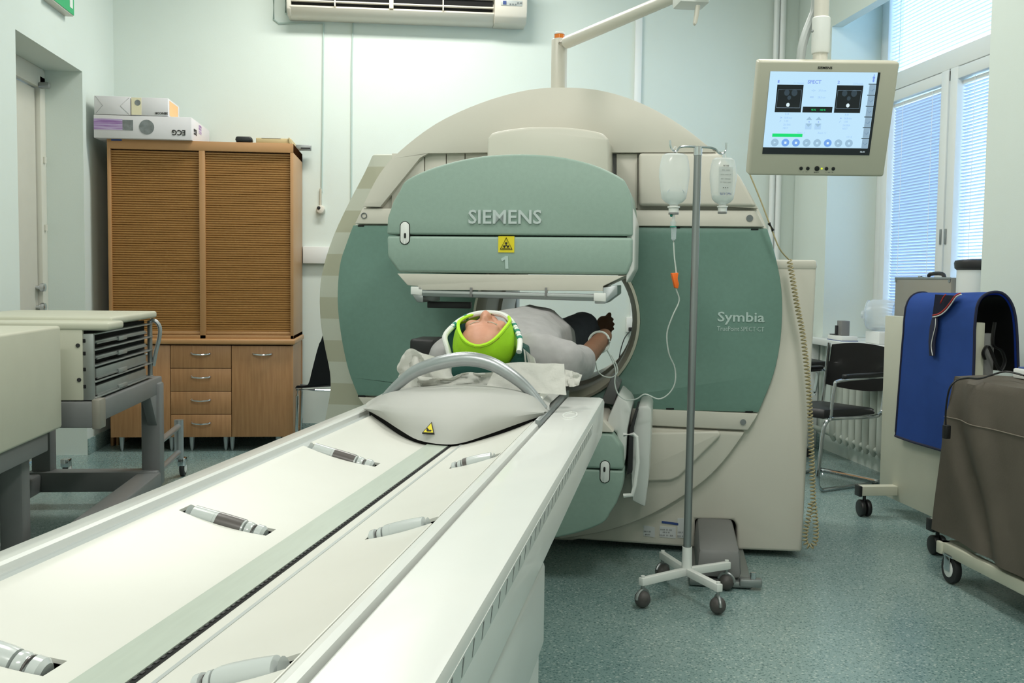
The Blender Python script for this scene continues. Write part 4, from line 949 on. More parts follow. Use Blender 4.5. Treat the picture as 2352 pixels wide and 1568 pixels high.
for k in range(60):
    c_ = -.12 + .24 * k / 59; f_ = fl(c_); rc_ = RCT if c_ > 0 else RCB; q_ = 1 - (c_ / rc_) ** 2 - (f_ / (RFT if f_ > 0 else RFB)) ** 2
    if q_ < 0: break
    half.append((RX * sqrt(q_), f_ , c_))
hem = [HC + UX * x + fN * (f_ + .002) + cN * c_ for x, f_, c_ in half] + [HC + UX * -x + fN * (f_ + .002) + cN * c_ for x, f_, c_ in half[::-1]]
pt.part('hood_hem', tube(BM(), hem, .006, 6, closed=True), 'limer', hood)
# head holder ring (towel roll with green bands)
hh = T('head_cushion', 'white rolled head cushion with dark green bands around the lime hood', 'cushion', G, tuple(gB(1115, 850, 3.3)))
rp = smoothp([gB(x, y, bb_) for x, y, bb_ in [(1040, 842, 3.30), (1028, 800, 3.32), (1022, 772, 3.34), (1042, 748, 3.38), (1062, 733, 3.42), (1088, 722, 3.46), (1120, 718, 3.48), (1152, 722, 3.46), (1172, 735, 3.42), (1185, 755, 3.38), (1194, 780, 3.34), (1192, 808, 3.30)]], 5)
hh.part('roll', tube(BM(), rp, .0095, 10), 'cap')
for k in (14, 20, 42, 45, 48): hh.part('green_band', tube(BM(), rp[k:k + 3], .0103, 10), 'teal')
hh.part('side_pad', prism(BM(), [gB(x, y, 3.38) for x, y in [(1030, 800), (1026, 772), (1046, 752), (1064, 742), (1058, 790), (1048, 830)]], (0, .08, 0), bev=.004), 'dgreen')
hh.part('side_pad', prism(BM(), [gB(x, y, 3.33) for x, y in [(1150, 862), (1182, 815), (1190, 790), (1206, 798), (1212, 835), (1200, 862)]], (0, .1, 0), bev=.004), 'dgreen')
hh.part('base_pad', prism(BM(), [gB(x, y, 3.26) for x, y in [(1036, 838), (1200, 838), (1196, 866), (1036, 866)]], (0, .2, 0), bev=.006), 'dgreen')
hh.part('flap', grid(BM(), lambda u, v: gB(1202 + 26 * u + 4 * v, 800 + 22 * u + (1 - u) * 0 + 36 * v * (1 - .6 * u), 3.31 + .03 * sin(u * 5)), 8, 8, thick=.006), 'sheet')
# crumpled crepe sheet
sh_ = T('paper_sheet', 'crumpled white paper sheet under the head, over end of table', 'sheet', G, tuple(gB(1100, 880, 3.2)))
def wrinkle(bottom, top, bb0, bb1, seed, amp=.012, nu=40, nv=16):
    B_ = smoothp([Vector((x, y, 0)) for x, y in bottom], 8); T_ = smoothp([Vector((x, y, 0)) for x, y in top], 8)
    def f(u, v):
        i = u * (len(B_) - 1); k = int(min(i, len(B_) - 2)); p = B_[k].lerp(B_[k + 1], i - k)
        i = u * (len(T_) - 1); k = int(min(i, len(T_) - 2)); q = T_[k].lerp(T_[k + 1], i - k)
        r = p.lerp(q, v); P_ = gB(r.x, r.y, bb0 + (bb1 - bb0) * v)
        n_ = abs(noise.noise(Vector((u * 4 + seed, v * 1.6, seed)))) * 2 + abs(noise.noise(Vector((u * 9, v * 3 + seed, 1)))) * .35
        return P_ + Vector((0, -amp * n_ * 2, amp * .5 * noise.noise(Vector((u * 5, v * 2, seed + 3)))))
    return grid(BM(), f, nu, nv, thick=.002)
sh_.part('left_fold', wrinkle([(918, 892), (960, 890), (1010, 888), (1050, 886)], [(918, 838), (945, 800), (990, 815), (1048, 838)], 3.24, 3.3, 1, .016), 'sheet')
sh_.part('middle_fold', wrinkle([(960, 892), (1030, 888), (1090, 888), (1160, 892)], [(960, 858), (1030, 866), (1085, 852), (1160, 860)], 3.22, 3.25, 5, .018), 'sheet')
sh_.part('right_fold', wrinkle([(1115, 892), (1190, 897), (1250, 903), (1301, 907)], [(1140, 840), (1172, 832), (1240, 833), (1296, 835)], 3.16, 3.24, 9, .005), 'sheet')
sh_.part('corner_fold', wrinkle([(1298, 885), (1315, 888), (1330, 884)], [(1298, 848), (1318, 852), (1337, 860)], 3.26, 3.3, 13, .006, 12, 10), 'sheet')
sh_.part('bed_cover', Bx(-.82, -.395, 3.12, 4.2, .868, .882, bev=.005), 'sheet')
t = T('arm_rest', 'black padded arm rest beside left shoulder of lying person', 'arm rest', G, tuple(gB(962, 790, 3.6)))
c = gB(962, 790, 3.6); t.part('pad', Bx(c.x - .03, c.x + .06, 3.58, 3.75, c.z - .045, c.z + .02, bev=.012, seg=3), 'black'); t.part('bracket', Bx(c.x - .0, c.x + .03, 3.6, 3.7, .82, c.z - .04, bev=.004), 'steel')

# ================================================================== MONITOR ON ARM
mt = T('suspended_monitor', 'grey framed scanner monitor hanging from white jointed overhead arm', 'monitor', W, (1.33, 3.2, 1.77))
mo = lambda name, bm, m, par=None, lab=None: mt.part(name, bm, m, par, lab)
yaw, tilt = -.1095, .308
r_v = Vector((cos(yaw), sin(yaw), 0)); n_h = Vector((sin(yaw), -cos(yaw), 0)); u_v = UZ * cos(tilt) + n_h * sin(tilt); n_v = r_v.cross(u_v)
MC = Vector((1.3288, 3.2, 1.7685)); MW, MH = .4436, .3654
def mp(u, v, o=0): return MC + r_v * u + u_v * v + n_v * o
# map measured monitor pixels to the display plane
def scr(px, py):
    r = ray(px, py); t0 = (MC - O).dot(n_v) / r.dot(n_v); P = O + r * t0 - MC; return P.dot(r_v), P.dot(u_v)
def rect(x0, y0, x1, y1, o0=.001, th=.001, bev=0):      # photo pixels, top-left & bottom-right, sheared with the screen
    a = scr(x0, y0); c = scr(x1, y1); b = BM()
    return prism(b, [mp(a[0], a[1], o0), mp(c[0], a[1], o0), mp(c[0], c[1], o0), mp(a[0], c[1], o0)], n_v * -th, bev=bev)
hw, hh_ = MW / 2, MH / 2
bez = mo('bezel', prism(BM(), [mp(-hw, -hh_), mp(hw, -hh_), mp(hw, hh_), mp(-hw, hh_)], n_v * -.05, bev=.009, seg=3), 'creamd')
mo('back_cover', prism(BM(), [mp(-hw * .9, -hh_ * .9, -.05), mp(hw * .9, -hh_ * .9, -.05), mp(hw * .9, hh_ * .9, -.05), mp(-hw * .9, hh_ * .9, -.05)], None or n_v * -.03, bev=.012), 'cream')
su0, sv0 = scr(1770, 165); su1, sv1 = scr(2028, 352); 
SW0, SW1 = -.183, .164; ST, SB = scr(1900, 165)[1], scr(1890, 355)[1]
# screen coordinates u in 0..1, v in 0..1 (top-down), from the photographed layout
def sc(u, v, o=.0015): return mp(SW0 + (SW1 - SW0) * u, ST + (SB - ST) * v, o)
def sre(u0, v0, u1, v1, o=.0025, th=.0008): return prism(BM(), [sc(u0, v0, o), sc(u1, v0, o), sc(u1, v1, o), sc(u0, v1, o)], n_v * -th)
def sm_(name, c, s=1.0): return screen_mat(name, c, s)
mS = sm_('lcd pale blue', (186, 222, 244), 1.0); mK = sm_('lcd black', (16, 20, 24), 1.0); mB = sm_('lcd blue text', (120, 150, 226), 1.0); mF = sm_('lcd faint text', (150, 188, 232), 1.0)
mG = sm_('lcd green bar', (10, 214, 110), 1.0); mC = sm_('lcd grey blue button', (150, 184, 208), 1.0); mD = sm_('lcd blue button', (112, 160, 228), 1.0); mW = sm_('lcd white', (215, 235, 240), 1.0); mP = sm_('lcd icon grey', (138, 166, 186), 1.0); mQ = sm_('lcd dim cloud', (48, 62, 72), 1.0)
scn = mo('screen', sre(0, 0, 1, 1, .0018, .002), mK, lab='lit display showing two scan images')
mo('screen_page', sre(0.0, 0.0, .975, .915, .0022), mS, scn)
for (u0, u1, hot, lo) in ((.075, .315, .48, (.43, .68)), (.62, .86, .50, (.36, .68))):
    mo('scan_image', sre(u0, .155, u1, .485, .0026), mK, scn)
    w_ = u1 - u0; fr_ = [sc(u0 + w_ * .05, .215, .0036), sc(u1 - w_ * .06, .215, .0036), sc(u1 - w_ * .06, .43, .0036), sc(u0 + w_ * .05, .43, .0036)]
    mo('image_outline', tube(BM(), fr_, .0004, 4, closed=True), mP, scn)
    def blob(u, v, r, m): 
        mo('image_spot', prism(BM(), [sc(u, v, .0032) + r_v * r * cos(k * pi / 6) + u_v * r * 1.15 * sin(k * pi / 6) for k in range(12)], n_v * -.0004), m, scn)
    blob(u0 + w_ * lo[0] - w_ * .04, .25, .0085, mQ); blob(u0 + w_ * lo[1], .25, .0095, mQ); blob(u0 + w_ * .5, .31, .006, mQ); blob(u0 + w_ * hot, .395, .0055, mW)
mo('value_panel', sre(.33, .415, .602, .485), mK, scn)
def stx(s, u, v, wd, ht, m, bold=0): text(mt, 'screen_text', s, sc(u, v, .003), r_v, u_v, wd, ht, m, .0006, scn, bold=bold)
stx('95 %', .43, .452, .014, .006, mG); stx('100 %', .515, .452, .017, .006, mG)
stx('SPECT', .41, .118, .043, .011, mB, .02); stx('1', .083, .118, .005, .009, mB, .02); stx('2', .63, .118, .007, .009, mB, .02)
stx('11.2 kcts/s', .27, .135, .032, .006, mF); stx('5.0 kcts/s', .81, .135, .03, .006, mF)
stx('37.0 cm', .49, .22, .024, .006, mF); stx('28.5 cm', .49, .3, .024, .006, mF); stx('-o-', .41, .22, .012, .006, mF); stx('=', .4, .3, .012, .005, mF)
for (uu) in (.19, .74):
    stx('5.0', uu, .505, .012, .006, mF); stx('50.8 mm', uu + .015, .55, .024, .006, mF); stx('1.00', uu, .59, .012, .006, mF); stx('256 ENX', uu + .01, .635, .024, .006, mF); stx('NECT', uu, .675, .016, .006, mF)
    stx('>', uu - .05, .55, .006, .005, mB); stx('/', uu - .055, .59, .006, .006, mF)
for uu in (.40, .487):
    mo('arrow_button', prism(BM(), [sc(uu - .028, .575, .003), sc(uu + .028, .575, .003), sc(uu, .535, .003)], n_v * -.0005), mC, scn)
    mo('arrow_button', prism(BM(), [sc(uu - .028, .62, .003), sc(uu + .028, .62, .003), sc(uu, .66, .003)], n_v * -.0005), mC, scn); stx('4', uu, .597, .005, .005, mB)
    mo('key_panel', sre(uu - .03, .615, uu + .03, .69, .0026), screen_mat('lcd soft key', (170, 206, 236), 1), scn)
stx('Views 1.1', .335, .73, .024, .006, mF); stx('Zoom 1.1', .53, .73, .026, .006, mF); stx('15:12', .79, .775, .016, .006, mF)
mo('progress_bar', sre(.075, .745, .355, .785), mG, scn)
for k in range(8):
    c_ = sc(.105 + k * .0985, .855, .0028); mo('round_button', prism(BM(), [c_ + r_v * .0125 * cos(a * pi / 10) + u_v * .0125 * sin(a * pi / 10) for a in range(20)], n_v * -.0006), mD if k in (1, 2, 5) else mC, scn)
    mo('button_glyph', prism(BM(), [c_ + n_v * .0006 + r_v * a_ + u_v * b_ for a_, b_ in ((-.0035, -.0035), (.004, 0) if k % 3 == 0 else (.0035, -.0035), (.0035, .0035) if k % 3 else (.003, .001), (-.0035, .0035))], n_v * -.0004), mW if k in (1, 2, 5) else mS, scn)
for k in range(6):
    mo('side_icon', sre(.915, .145 + k * .131, .972, .262 + k * .131, .0028), mP if k else mP, scn)
    mo('icon_separator', sre(.905, .133 + k * .131, .975, .143 + k * .131, .0031), mK, scn)
    c_ = sc(.943, .205 + k * .131, .0034); mo('icon_glyph', tube(BM(), [c_ + r_v * -.006 + u_v * .002 * (k % 3), c_ + u_v * -.004, c_ + r_v * .006 + u_v * .003], .0011, 4), mB if k == 9 else screen_mat('lcd icon line', (104, 134, 160), 1), scn)
b = BM(); c_ = sc(.945, .065, .003)
for du, dv_, w_, h_ in ((0, .009, .003, .003), (0, .001, .0055, .009), (0, -.008, .004, .01)): prism(b, pill(c_ + r_v * du + u_v * dv_, r_v, u_v, w_ * 1.4, h_, 4), n_v * -.0006)
mo('patient_icon', b, mB, scn); stx('13:31', .93, .958, .014, .005, mW)
text(mt, 'logo', 'SIEMENS', mp(-.012, ST + .0125, .0), r_v, u_v, .046, .008, 'ink', .001, bez, bold=.02)
vb = scr(1880, 387)[1]
for u_, r_ in ((-.052, .0058), (-.030, .0058), (.0, .0082), (.031, .0058), (.053, .0058)):
    mo('button', cyl(BM(), mp(u_, vb, -.001), mp(u_, vb, .003), r_, seg=14, bev=.001), 'black', bez)
mo('power_light', cyl(BM(), mp(.0155, vb, -.001), mp(.0155, vb, .002), .0028, seg=10), screen_mat('power led', (215, 235, 30), 1.2), bez)
text(mt, 'button_legend', '- ( +', mp(-.042, vb - .012, 0), r_v, u_v, .026, .004, 'inkg', .0005, bez); text(mt, 'button_legend', '- # +', mp(.042, vb - .012, 0), r_v, u_v, .026, .004, 'inkg', .0005, bez); text(mt, 'button_legend', 'SELECT', mp(0, vb - .0125, 0), r_v, u_v, .018, .003, 'ink', .0005, bez)
# drop column
yc = 3.24
c0, c1, c2, c3 = aY(1886, 142, yc), aY(1884, 125, yc), aY(1884, 40, yc), aY(1886, -160, yc)
mo('drop_column', cyl(BM(), (c1.x, yc, c0.z - .06), (c1.x, yc, c3.z), .0235, seg=20), 'cream')
mo('column_sleeve', lathe(BM(), [(.022, 0), (.027, .003), (.029, .012), (.029, c2.z - c1.z - .004), (.026, c2.z - c1.z)], (c1.x, yc, c1.z), UZ, 24), 'cap')
mo('neck', cyl(BM(), (c1.x, yc, c1.z + .005), (c1.x - .002, yc - .01, c0.z - .05), .022, seg=16), 'cream')
s_ = aY(1868, 70, yc - .03); mo('set_screw', lathe(BM(), [(.001, 0), (.005, 0), (.004, .003), (.001, .004)], (s_.x, yc - .022, s_.z), (-.5, -.85, 0), 10), 'steel')
mo('cable_hose', tube(BM(), [aY(x, y, yc + .04) for x, y in [(1838, 150), (1842, 110), (1852, 75), (1864, 45), (1872, 20), (1876, -40)]], .0145, 10, sm=4), 'tabh')
# post on gantry and arm
pb_ = Vector(G.w(tuple(gB(1285, 205, 4.95)))); pt_ = Vector(G.w(tuple(gB(1285, 93, 4.95))))
mo('post', lathe(BM(), [(.038, 0), (.038, pt_.z - pb_.z + .05), (.034, pt_.z - pb_.z + .056), (.025, pt_.z - pb_.z + .058)], (pt_.x, pt_.y, pb_.z - .05), UZ, 24), 'cream')
wl = mo('warning_lamp', lathe(BM(), [(.025, 0), (.025, .022), (.022, .026)], (pt_.x, pt_.y, pt_.z + .003), UZ, 20), 'amber')
mo('lamp_cap', lathe(BM(), [(.026, 0), (.026, .007), (.02, .011)], (pt_.x, pt_.y, pt_.z + .028), UZ, 20), 'cap', wl)
A0 = pt_ + Vector((.012, -.02, -.022)); A1 = aY(1560, -12, 3.9)
mo('arm', tube(BM(), [A0, A0.lerp(A1, .05), A0.lerp(A1, .5), A1], [.026, .029, .027, .024], 16), 'cream')
j = aY(1590, 2, 3.85); j2 = aY(1650, -40, 3.7)
mo('arm_joint', Bx(j.x - .06, j.x + .055, 3.8, 3.92, j.z - .018, j.z + .08, bev=.01), 'cap')
mo('joint_lever', prism(BM(), [aY(x, y, 3.8) for x, y in [(1600, 10), (1610, 12), (1602, 52), (1598, 58), (1594, 52)]], (0, .02, 0), bev=.003), 'cream')
mo('arm', tube(BM(), [j + Vector((0, 0, .03)), Vector((c1.x, yc, c3.z - .03))], .026, 16), 'cream')

# ================================================================== IV STAND
ix, iy = 1.112, 3.886
iv = T('infusion_stand', 'chrome infusion stand on white four legged base with castors', 'iv stand', base=(ix, iy, 0))
iv.part('pole', cyl(BM(), (ix, iy, .16), (aY(1603, 340, iy).x, iy, 1.745), .0155, .0145, seg=18), 'steel')
iv.part('base_socket', cyl(BM(), (ix, iy, .10), (ix, iy, .20), .021, .019, seg=18), 'cap')
tx = aY(1603, 340, iy).x
feet = [(.907, 3.764), (1.173, 3.67), (1.298, 3.958), (1.075, 4.12)]
for k, (fx, fy) in enumerate(feet):
    d = Vector((fx - ix, fy - iy, 0)); L = d.length; a = math.atan2(d.y, d.x)
    m_ = Matrix.Translation((ix, iy, 0)) @ Matrix.Rotation(a, 4, 'Z')
    lg = iv.part('leg', box(BM(), .0, L + .012, -.0125, .0125, .087, .117, bev=.003, mtx=m_), 'cap')
    iv.part('leg_cap', cyl(BM(), (fx, fy, .112), (fx, fy, .124), .008, seg=10), 'cap', lg)
    c = iv.part('castor', sph(BM(), (fx, fy, .034), (.031, .031, .033), 16, 12), 'castor')
    iv.part('castor_stem', cyl(BM(), (fx, fy, .055), (fx, fy, .09), .007, seg=10), 'steel', c)
    iv.part('castor_hood', tube(BM(), [(fx + .032 * cos(.6 + k) * cos(q_), fy + .032 * sin(.6 + k) * cos(q_), .036 + .034 * sin(q_)) for q_ in [pi * i / 10 for i in range(11)]], .007, 8), 'steel', c)
def hk(pts): return tube(BM(), [aY(x, y, iy) for x, y in pts], .0042, 8, sm=4)
iv.part('hook', hk([(1603, 337), (1575, 336), (1562, 338), (1555, 346), (1548, 347), (1541, 338), (1539, 322)]), 'chrome')
iv.part('hook', hk([(1603, 337), (1632, 339), (1645, 344), (1652, 352), (1661, 352), (1667, 345), (1668, 328)]), 'chrome')
iv.part('pole_top', cyl(BM(), (tx, iy, 1.73), (tx, iy, 1.762), .0165, seg=18), 'chrome')
def bottle(px, y0, y1, wpx, level, lab, lbl):
    a, c = aY(px, y0, iy), aY(px, y1, iy); hgt = a.z - c.z; r = wpx / 2 / F * 4.0; 
    t = T('infusion_bottle', lab, 'infusion bottle', base=(c.x, iy, c.z), group='infusion bottles on the stand')
    pr = [(.14, 0), (.3, 0), (.32, .03), (.33, .09), (.40, .095), (.40, .12), (.26, .125), (.28, .15), (.6, .19), (.8, .25), (.88, .38), (1.0, .6), (1.0, .72), (.92, .87), (.82, .96), (.6, .995), (.1, 1.0)]
    t.part('bottle_body', lathe(BM(), [(r * a_, hgt * b_) for a_, b_ in pr[6:]], c, UZ, 28, sy=.62, xdir=UX), 'bottle')
    t.part('cap', lathe(BM(), [(r * a_, hgt * b_) for a_, b_ in pr[:7]], c, UZ, 20), 'cap'); t.part('stopper', cyl(BM(), c + UZ * -.004, c + UZ * .003, r * .33, seg=16), 'grey')
    lv = [(r * a_ * .94, hgt * b_) for a_, b_ in pr[7:] if b_ < level]; t.part('saline', lathe(BM(), lv + [(lv[-1][0] * 1.02, hgt * level)], c, UZ, 28, sy=.58, xdir=UX), 'water')
    t.part('hanging_loop', tube(BM(), [c + UZ * (hgt - .002) + UX * (-.006), c + UZ * (hgt + .02) + UX * -.004, c + UZ * (hgt + .024) + UX * .004, c + UZ * (hgt - .002) + UX * .008], .0018, 6, sm=3), 'cap')
    if lbl:
        lb_ = t.part('label_print', prism(BM(), [c + Vector((x_, -r * .62, hgt * z_)) for x_, z_ in ((-.028, .34), (.028, .34), (.028, .82), (-.028, .82))], (0, .001, 0)), M['lab2'])
        for s2, z_, w_, h_, m_ in (('BRUN', .84, .022, .006, 'ink'), ('NaCl 0.9%', .33, .045, .009, 'bprint'), ('IIII III', .76, .03, .003, 'inkg'), ('II IIII IIII', .68, .04, .003, 'inkg'), ('IIIII II', .6, .035, .003, 'inkg'), ('IIII IIII II', .54, .04, .003, 'inkg'), ('III', .44, .02, .003, 'ink')):
            text(t, 'label_text', s2, c + Vector((0, -r * .62 - .0015, hgt * z_)), -UX, -UZ, w_, h_, m_, .0005, lb_)
    else:
        t.part('waist_highlight', tube(BM(), [c + Vector((r * .55 * cos(q_), -r * .45, hgt * (.33 + .09 * sin(q_)))) for q_ in [pi * i / 10 for i in range(11)]], .0022, 6), 'canister')
    return c
M['lab2'] = clear('translucent label', (214, 218, 218), .35, .5)
cA = bottle(1547, 352, 490, 70, .36, 'half empty clear infusion bottle on left hook, tube attached', False)
cB = bottle(1659, 362, 488, 62, .30, 'labelled clear infusion bottle hanging on right hook', True)
ln_ = T('infusion_line', 'infusion line with drip chamber and orange clamp below left bottle', 'infusion line', base=(cA.x, iy, cA.z - .4))
ln_.part('spike', cyl(BM(), cA + UZ * -.003, cA + UZ * -.05, .006, .006, seg=12), 'bottle'); p = aY(1541, 495, iy)
ln_.part('vent_cap', sph(BM(), (p.x, iy - .005, p.z), .0055), 'teal')
a, c = aY(1546, 522, iy), aY(1547, 552, iy); ln_.part('drip_chamber', lathe(BM(), [(.004, 0), (.009, .005), (.0105, .05), (.011, a.z - c.z)], c, UZ, 16), 'canister'); ln_.part('chamber_ring', lathe(BM(), [(.0125, 0), (.0125, .004)], a, UZ, 16), 'teal'); ln_.part('chamber_ring', lathe(BM(), [(.0085, 0), (.0125, .02)], a + UZ * .002, UZ, 16), 'bottle')
def gw(px, py, bb_): return G.w(tuple(gB(px, py, bb_)))
tp = [aY(1547, 552, iy), aY(1549, 590, iy), aY(1553, 625, iy), aY(1553, 662, iy), gw(1560, 690, 4.04), gw(1545, 725, 4.04), gw(1532, 765, 4.05), gw(1536, 810, 4.06), gw(1550, 845, 4.08), gw(1550, 880, 4.08), gw(1535, 905, 4.08), gw(1512, 916, 4.08), gw(1482, 905, 4.08), gw(1462, 916, 4.09), gw(1438, 918, 4.1), gw(1420, 905, 4.1), gw(1412, 880, 4.1), gw(1414, 850, 4.1), gw(1404, 822, 4.1), gw(1392, 800, 4.08)]
ln_.part('tubing', tube(BM(), tp, .0028, 6, sm=5), 'tube')
ln_.part('loop', tube(BM(), [gw(x, y, 4.1) for x, y in [(1368, 832), (1372, 850), (1385, 863), (1405, 866), (1418, 855), (1416, 838), (1404, 815)]], .0024, 6, sm=5), 'tube')
b = prism(BM(), [aY(x, y, iy - .012) for x, y in [(1543, 627), (1559, 626), (1557, 640), (1560, 652), (1558, 663), (1551, 661)]], (0, .024, 0), bev=.003); ln_.part('roller_clamp', b, 'orange')

# ================================================================== SCREEN + APRON
px0 = 2.62
sn = T('mobile_shield', 'mobile white shielding panel on castor feet with blue apron over it', 'mobile screen', base=(2.65, 4.9, 0))
pn_ = sn.part('panel', Bx(px0, px0 + .045, 4.47, 5.37, .085, 1.07, bev=.003), 'cart')
sn.part('end_post', Bx(px0 + .045, px0 + .10, 4.48, 4.53, .1, 1.02, bev=.004), 'grey')
for fy in (5.19, 4.43):
    ft = sn.part('foot', Bx(2.42, 2.95, fy - .03, fy + .03, .115 if fy > 5 else .12, .165, bev=.003), 'cart'); sn.part('foot_cap', Bx(2.408, 2.425, fy - .031, fy + .031, .11, .166, bev=.003), 'black', ft)
    for fx in (2.45, 2.9):
        c = sn.part('castor', cyl(BM(), (fx - .03, fy, .045), (fx - .004, fy, .045), .045, seg=20, bev=.008), 'black'); sn.part('wheel', cyl(BM(), (fx + .004, fy, .045), (fx + .03, fy, .045), .045, seg=20, bev=.008), 'black', c)
        sn.part('castor_stem', cyl(BM(), (fx, fy, .04), (fx, fy, .125), .009, seg=10), 'black', c)
ap = T('lead_apron', 'royal blue lead apron with navy edging draped over white panel', 'apron', base=(2.6, 4.8, 1.1))
prof = smoothp([(2.585, 0, .44), (2.588, 0, .7), (2.59, 0, .95), (2.592, 0, 1.06), (2.605, 0, 1.15), (2.645, 0, 1.195), (2.71, 0, 1.20), (2.76, 0, 1.15), (2.785, 0, 1.05), (2.80, 0, .85)], 6)
def apf(u, v, off=0):
    i = u * (len(prof) - 1); k = int(min(i, len(prof) - 2)); p = prof[k].lerp(prof[k + 1], i - k)
    y0 = 4.42 + .012 * sin(u * 4); y1 = 5.10 + max(0, .25 - u) * .15
    y = y0 + (y1 - y0) * v
    return Vector((p.x + noise.noise(Vector((u * 3, v * 2.5, 0))) * .006 - off, y, p.z + (noise.noise(Vector((v * 2, 1, u))) * .006 - .015 * (v - .5) * (1 if u > .4 else 0))))
ab = ap.part('apron_sheet', grid(BM(), lambda u, v: apf(u, v), 60, 16, thick=.006), 'blue')
for v_ in (0, 1): ap.part('edge_binding', tube(BM(), [apf(k / 60, v_) for k in range(61)], .0065, 8), 'navy', ab)
ap.part('lining', grid(BM(), lambda u, v: (lambda p_: Vector((p_.x + (2.69 - p_.x) * .12, p_.y, p_.z - .012)))(apf(.1 + u * .9, .01 + v * .98)), 50, 8, thick=.003), 'black', ab)
ap.part('edge_binding', tube(BM(), [apf(0, k / 12) for k in range(13)], .0065, 8), 'navy', ab)
def axp(px, py, x): return aX(px, py, x)
cl = ap.part('collar', grid(BM(), lambda u, v: axp(*(Vector((2148 + 58 * u, 676 + 3 * u, 0)).lerp(Vector((2141 + 52 * u, 728 - 46 * u * u, 0)), v))[:2], 2.578 + .02 * (1 - v)), 12, 8, thick=.008), 'navy')
ap.part('collar_piping', tube(BM(), [axp(x, y, 2.570) for x, y in [(2142, 728), (2158, 724), (2172, 714), (2185, 698), (2196, 682), (2208, 676)]], .003, 6, sm=4), 'cap', cl)
ap.part('collar_piping', tube(BM(), [axp(x, y, 2.571) for x, y in [(2142, 724), (2157, 720), (2170, 710), (2183, 694), (2194, 679), (2206, 673)]], .003, 6, sm=4), 'red', cl)
ap.part('collar_piping', tube(BM(), [axp(x, y, 2.576) for x, y in [(2160, 696), (2166, 684), (2172, 676)]], .003, 6, sm=3), 'red', cl)
sp_ = ap.part('strap', prism(BM(), [axp(x, y, 2.574) for x, y in [(2142, 724), (2153, 726), (2152, 755), (2147, 780), (2146, 818), (2134, 817), (2132, 785), (2135, 750)]], (.006, 0, 0), bev=.002), 'navy')
ap.part('strap_piping', tube(BM(), [axp(x, y, 2.571) for x, y in [(2149, 730), (2148, 750), (2142, 775), (2139, 795), (2142, 816)]], .002, 6, sm=4), 'cap', sp_)
ap.part('shoulder_strap', tube(BM(), [aY(x, y, 4.44) for x, y in [(2285, 740), (2280, 790), (2300, 805), (2308, 830), (2298, 850), (2288, 835), (2270, 795), (2258, 810), (2262, 825)]], .014, 8, sm=4, flat=((0, 1, 0), .35)), 'black', ab)
# small label on apron
# ================================================================== GREY COVERED CART
gx0, gx1, gy0, gy1, gz = 2.275, 2.95, 2.95, 4.06, .862
gc = T('covered_trolley', 'trolley under taupe vinyl dust cover at right edge', 'trolley', base=(2.6, 3.5, 0))
def cov(u, v):   # u: around (left face bottom -> top -> far), v: along Y near->far
    y = gy0 + (gy1 - gy0) * v
    if u < .6:
        s = u / .6; z = .20 + (gz - .20) * s - .03 * (1 - s) * (1 - v); x = gx0 - .03 * (1 - s) ** 1.3 + .02 * s ** 6
        f = sin(v * 9 + s * 5.0) * .5 + sin(v * 17 - s * 7) * .25
        x += f * .022 * (1 - s * .75); x += .028 * math.exp(-((v * 1.0 - .62 - .45 * s) / .06) ** 2); x -= .03 * math.exp(-((v - .90 - .10 * s) / .05) ** 2) * math.exp(-((s - .78) / .16) ** 2); x -= .03 * math.exp(-((v - .86 + .3 * (1 - s)) / .07) ** 2) * (1 - abs(s - .6))
        y -= .03 * math.exp(-((v - 1) / .2) ** 2) * 0
        y += .05 * (1 - s) * v
        return Vector((x, y, z))
    s = (u - .6) / .4; return Vector((gx0 + .02 + (gx1 - gx0 - .02) * s, y, gz + .004 * sin(s * 9 + v * 6) - .02 * s * 0))
b = grid(BM(), cov, 60, 60, thick=.004)
def cov2(u, v):   # far end face
    z = .20 + (gz - .20) * v; x = gx0 + (gx1 - gx0) * u - .03 * (1 - v) ** 1.3 * (1 - u) + .02 * v ** 6 * (1 - u); return Vector((x, gy1 + .05 * (1 - v) + .02 * sin(u * 14) * (1 - v), z))
cv = gc.part('dust_cover', b, 'cover'); gc.part('cover_end', grid(BM(), cov2, 30, 20, thick=.004), 'cover', cv)
def seam(s0): return tube(BM(), [cov(.6 * s0, v / 30) + Vector((-.003, 0, 0)) for v in range(31)], .0022, 5)
gc.part('cover_seam', seam(.74), 'cover', cv)
b = Bx(2.25, 2.29, 2.9, 4.06, .115, .165, bev=.004); box(b, 2.24, 2.9, 4.02, 4.06, .115, .165, bev=.004); box(b, 2.86, 2.9, 2.9, 4.06, .115, .165, bev=.004); gc.part('base_frame', b, 'cart')
b = BM()
for x in (2.36, 2.84):
    for y in (3.0, 3.98): box(b, x - .02, x + .02, y - .02, y + .02, .16, .85)
gc.part('corner_posts', b, 'cart')
gc.part('shelf', Bx(2.28, 2.86, 2.95, 4.02, .22, .24, bev=.004), 'steel')
for fx, fy in ((2.274, 3.99), (2.85, 3.99), (2.27, 3.0), (2.85, 3.0)):
    c = gc.part('castor', cyl(BM(), (fx - .015, fy, .062), (fx + .015, fy, .062), .06, seg=28, bev=.006), 'rubber')
    gc.part('wheel_hub', cyl(BM(), (fx - .018, fy, .062), (fx + .018, fy, .062), .036, seg=20, bev=.004), 'cap', c)
    b = Bx(fx - .024, fx - .019, fy - .022, fy + .022, .055, .125, bev=.002); box(b, fx + .019, fx + .024, fy - .022, fy + .022, .055, .125, bev=.002); box(b, fx - .026, fx + .026, fy - .045, fy + .04, .115, .128, bev=.003)
    gc.part('castor_fork', b, 'chrome', c)
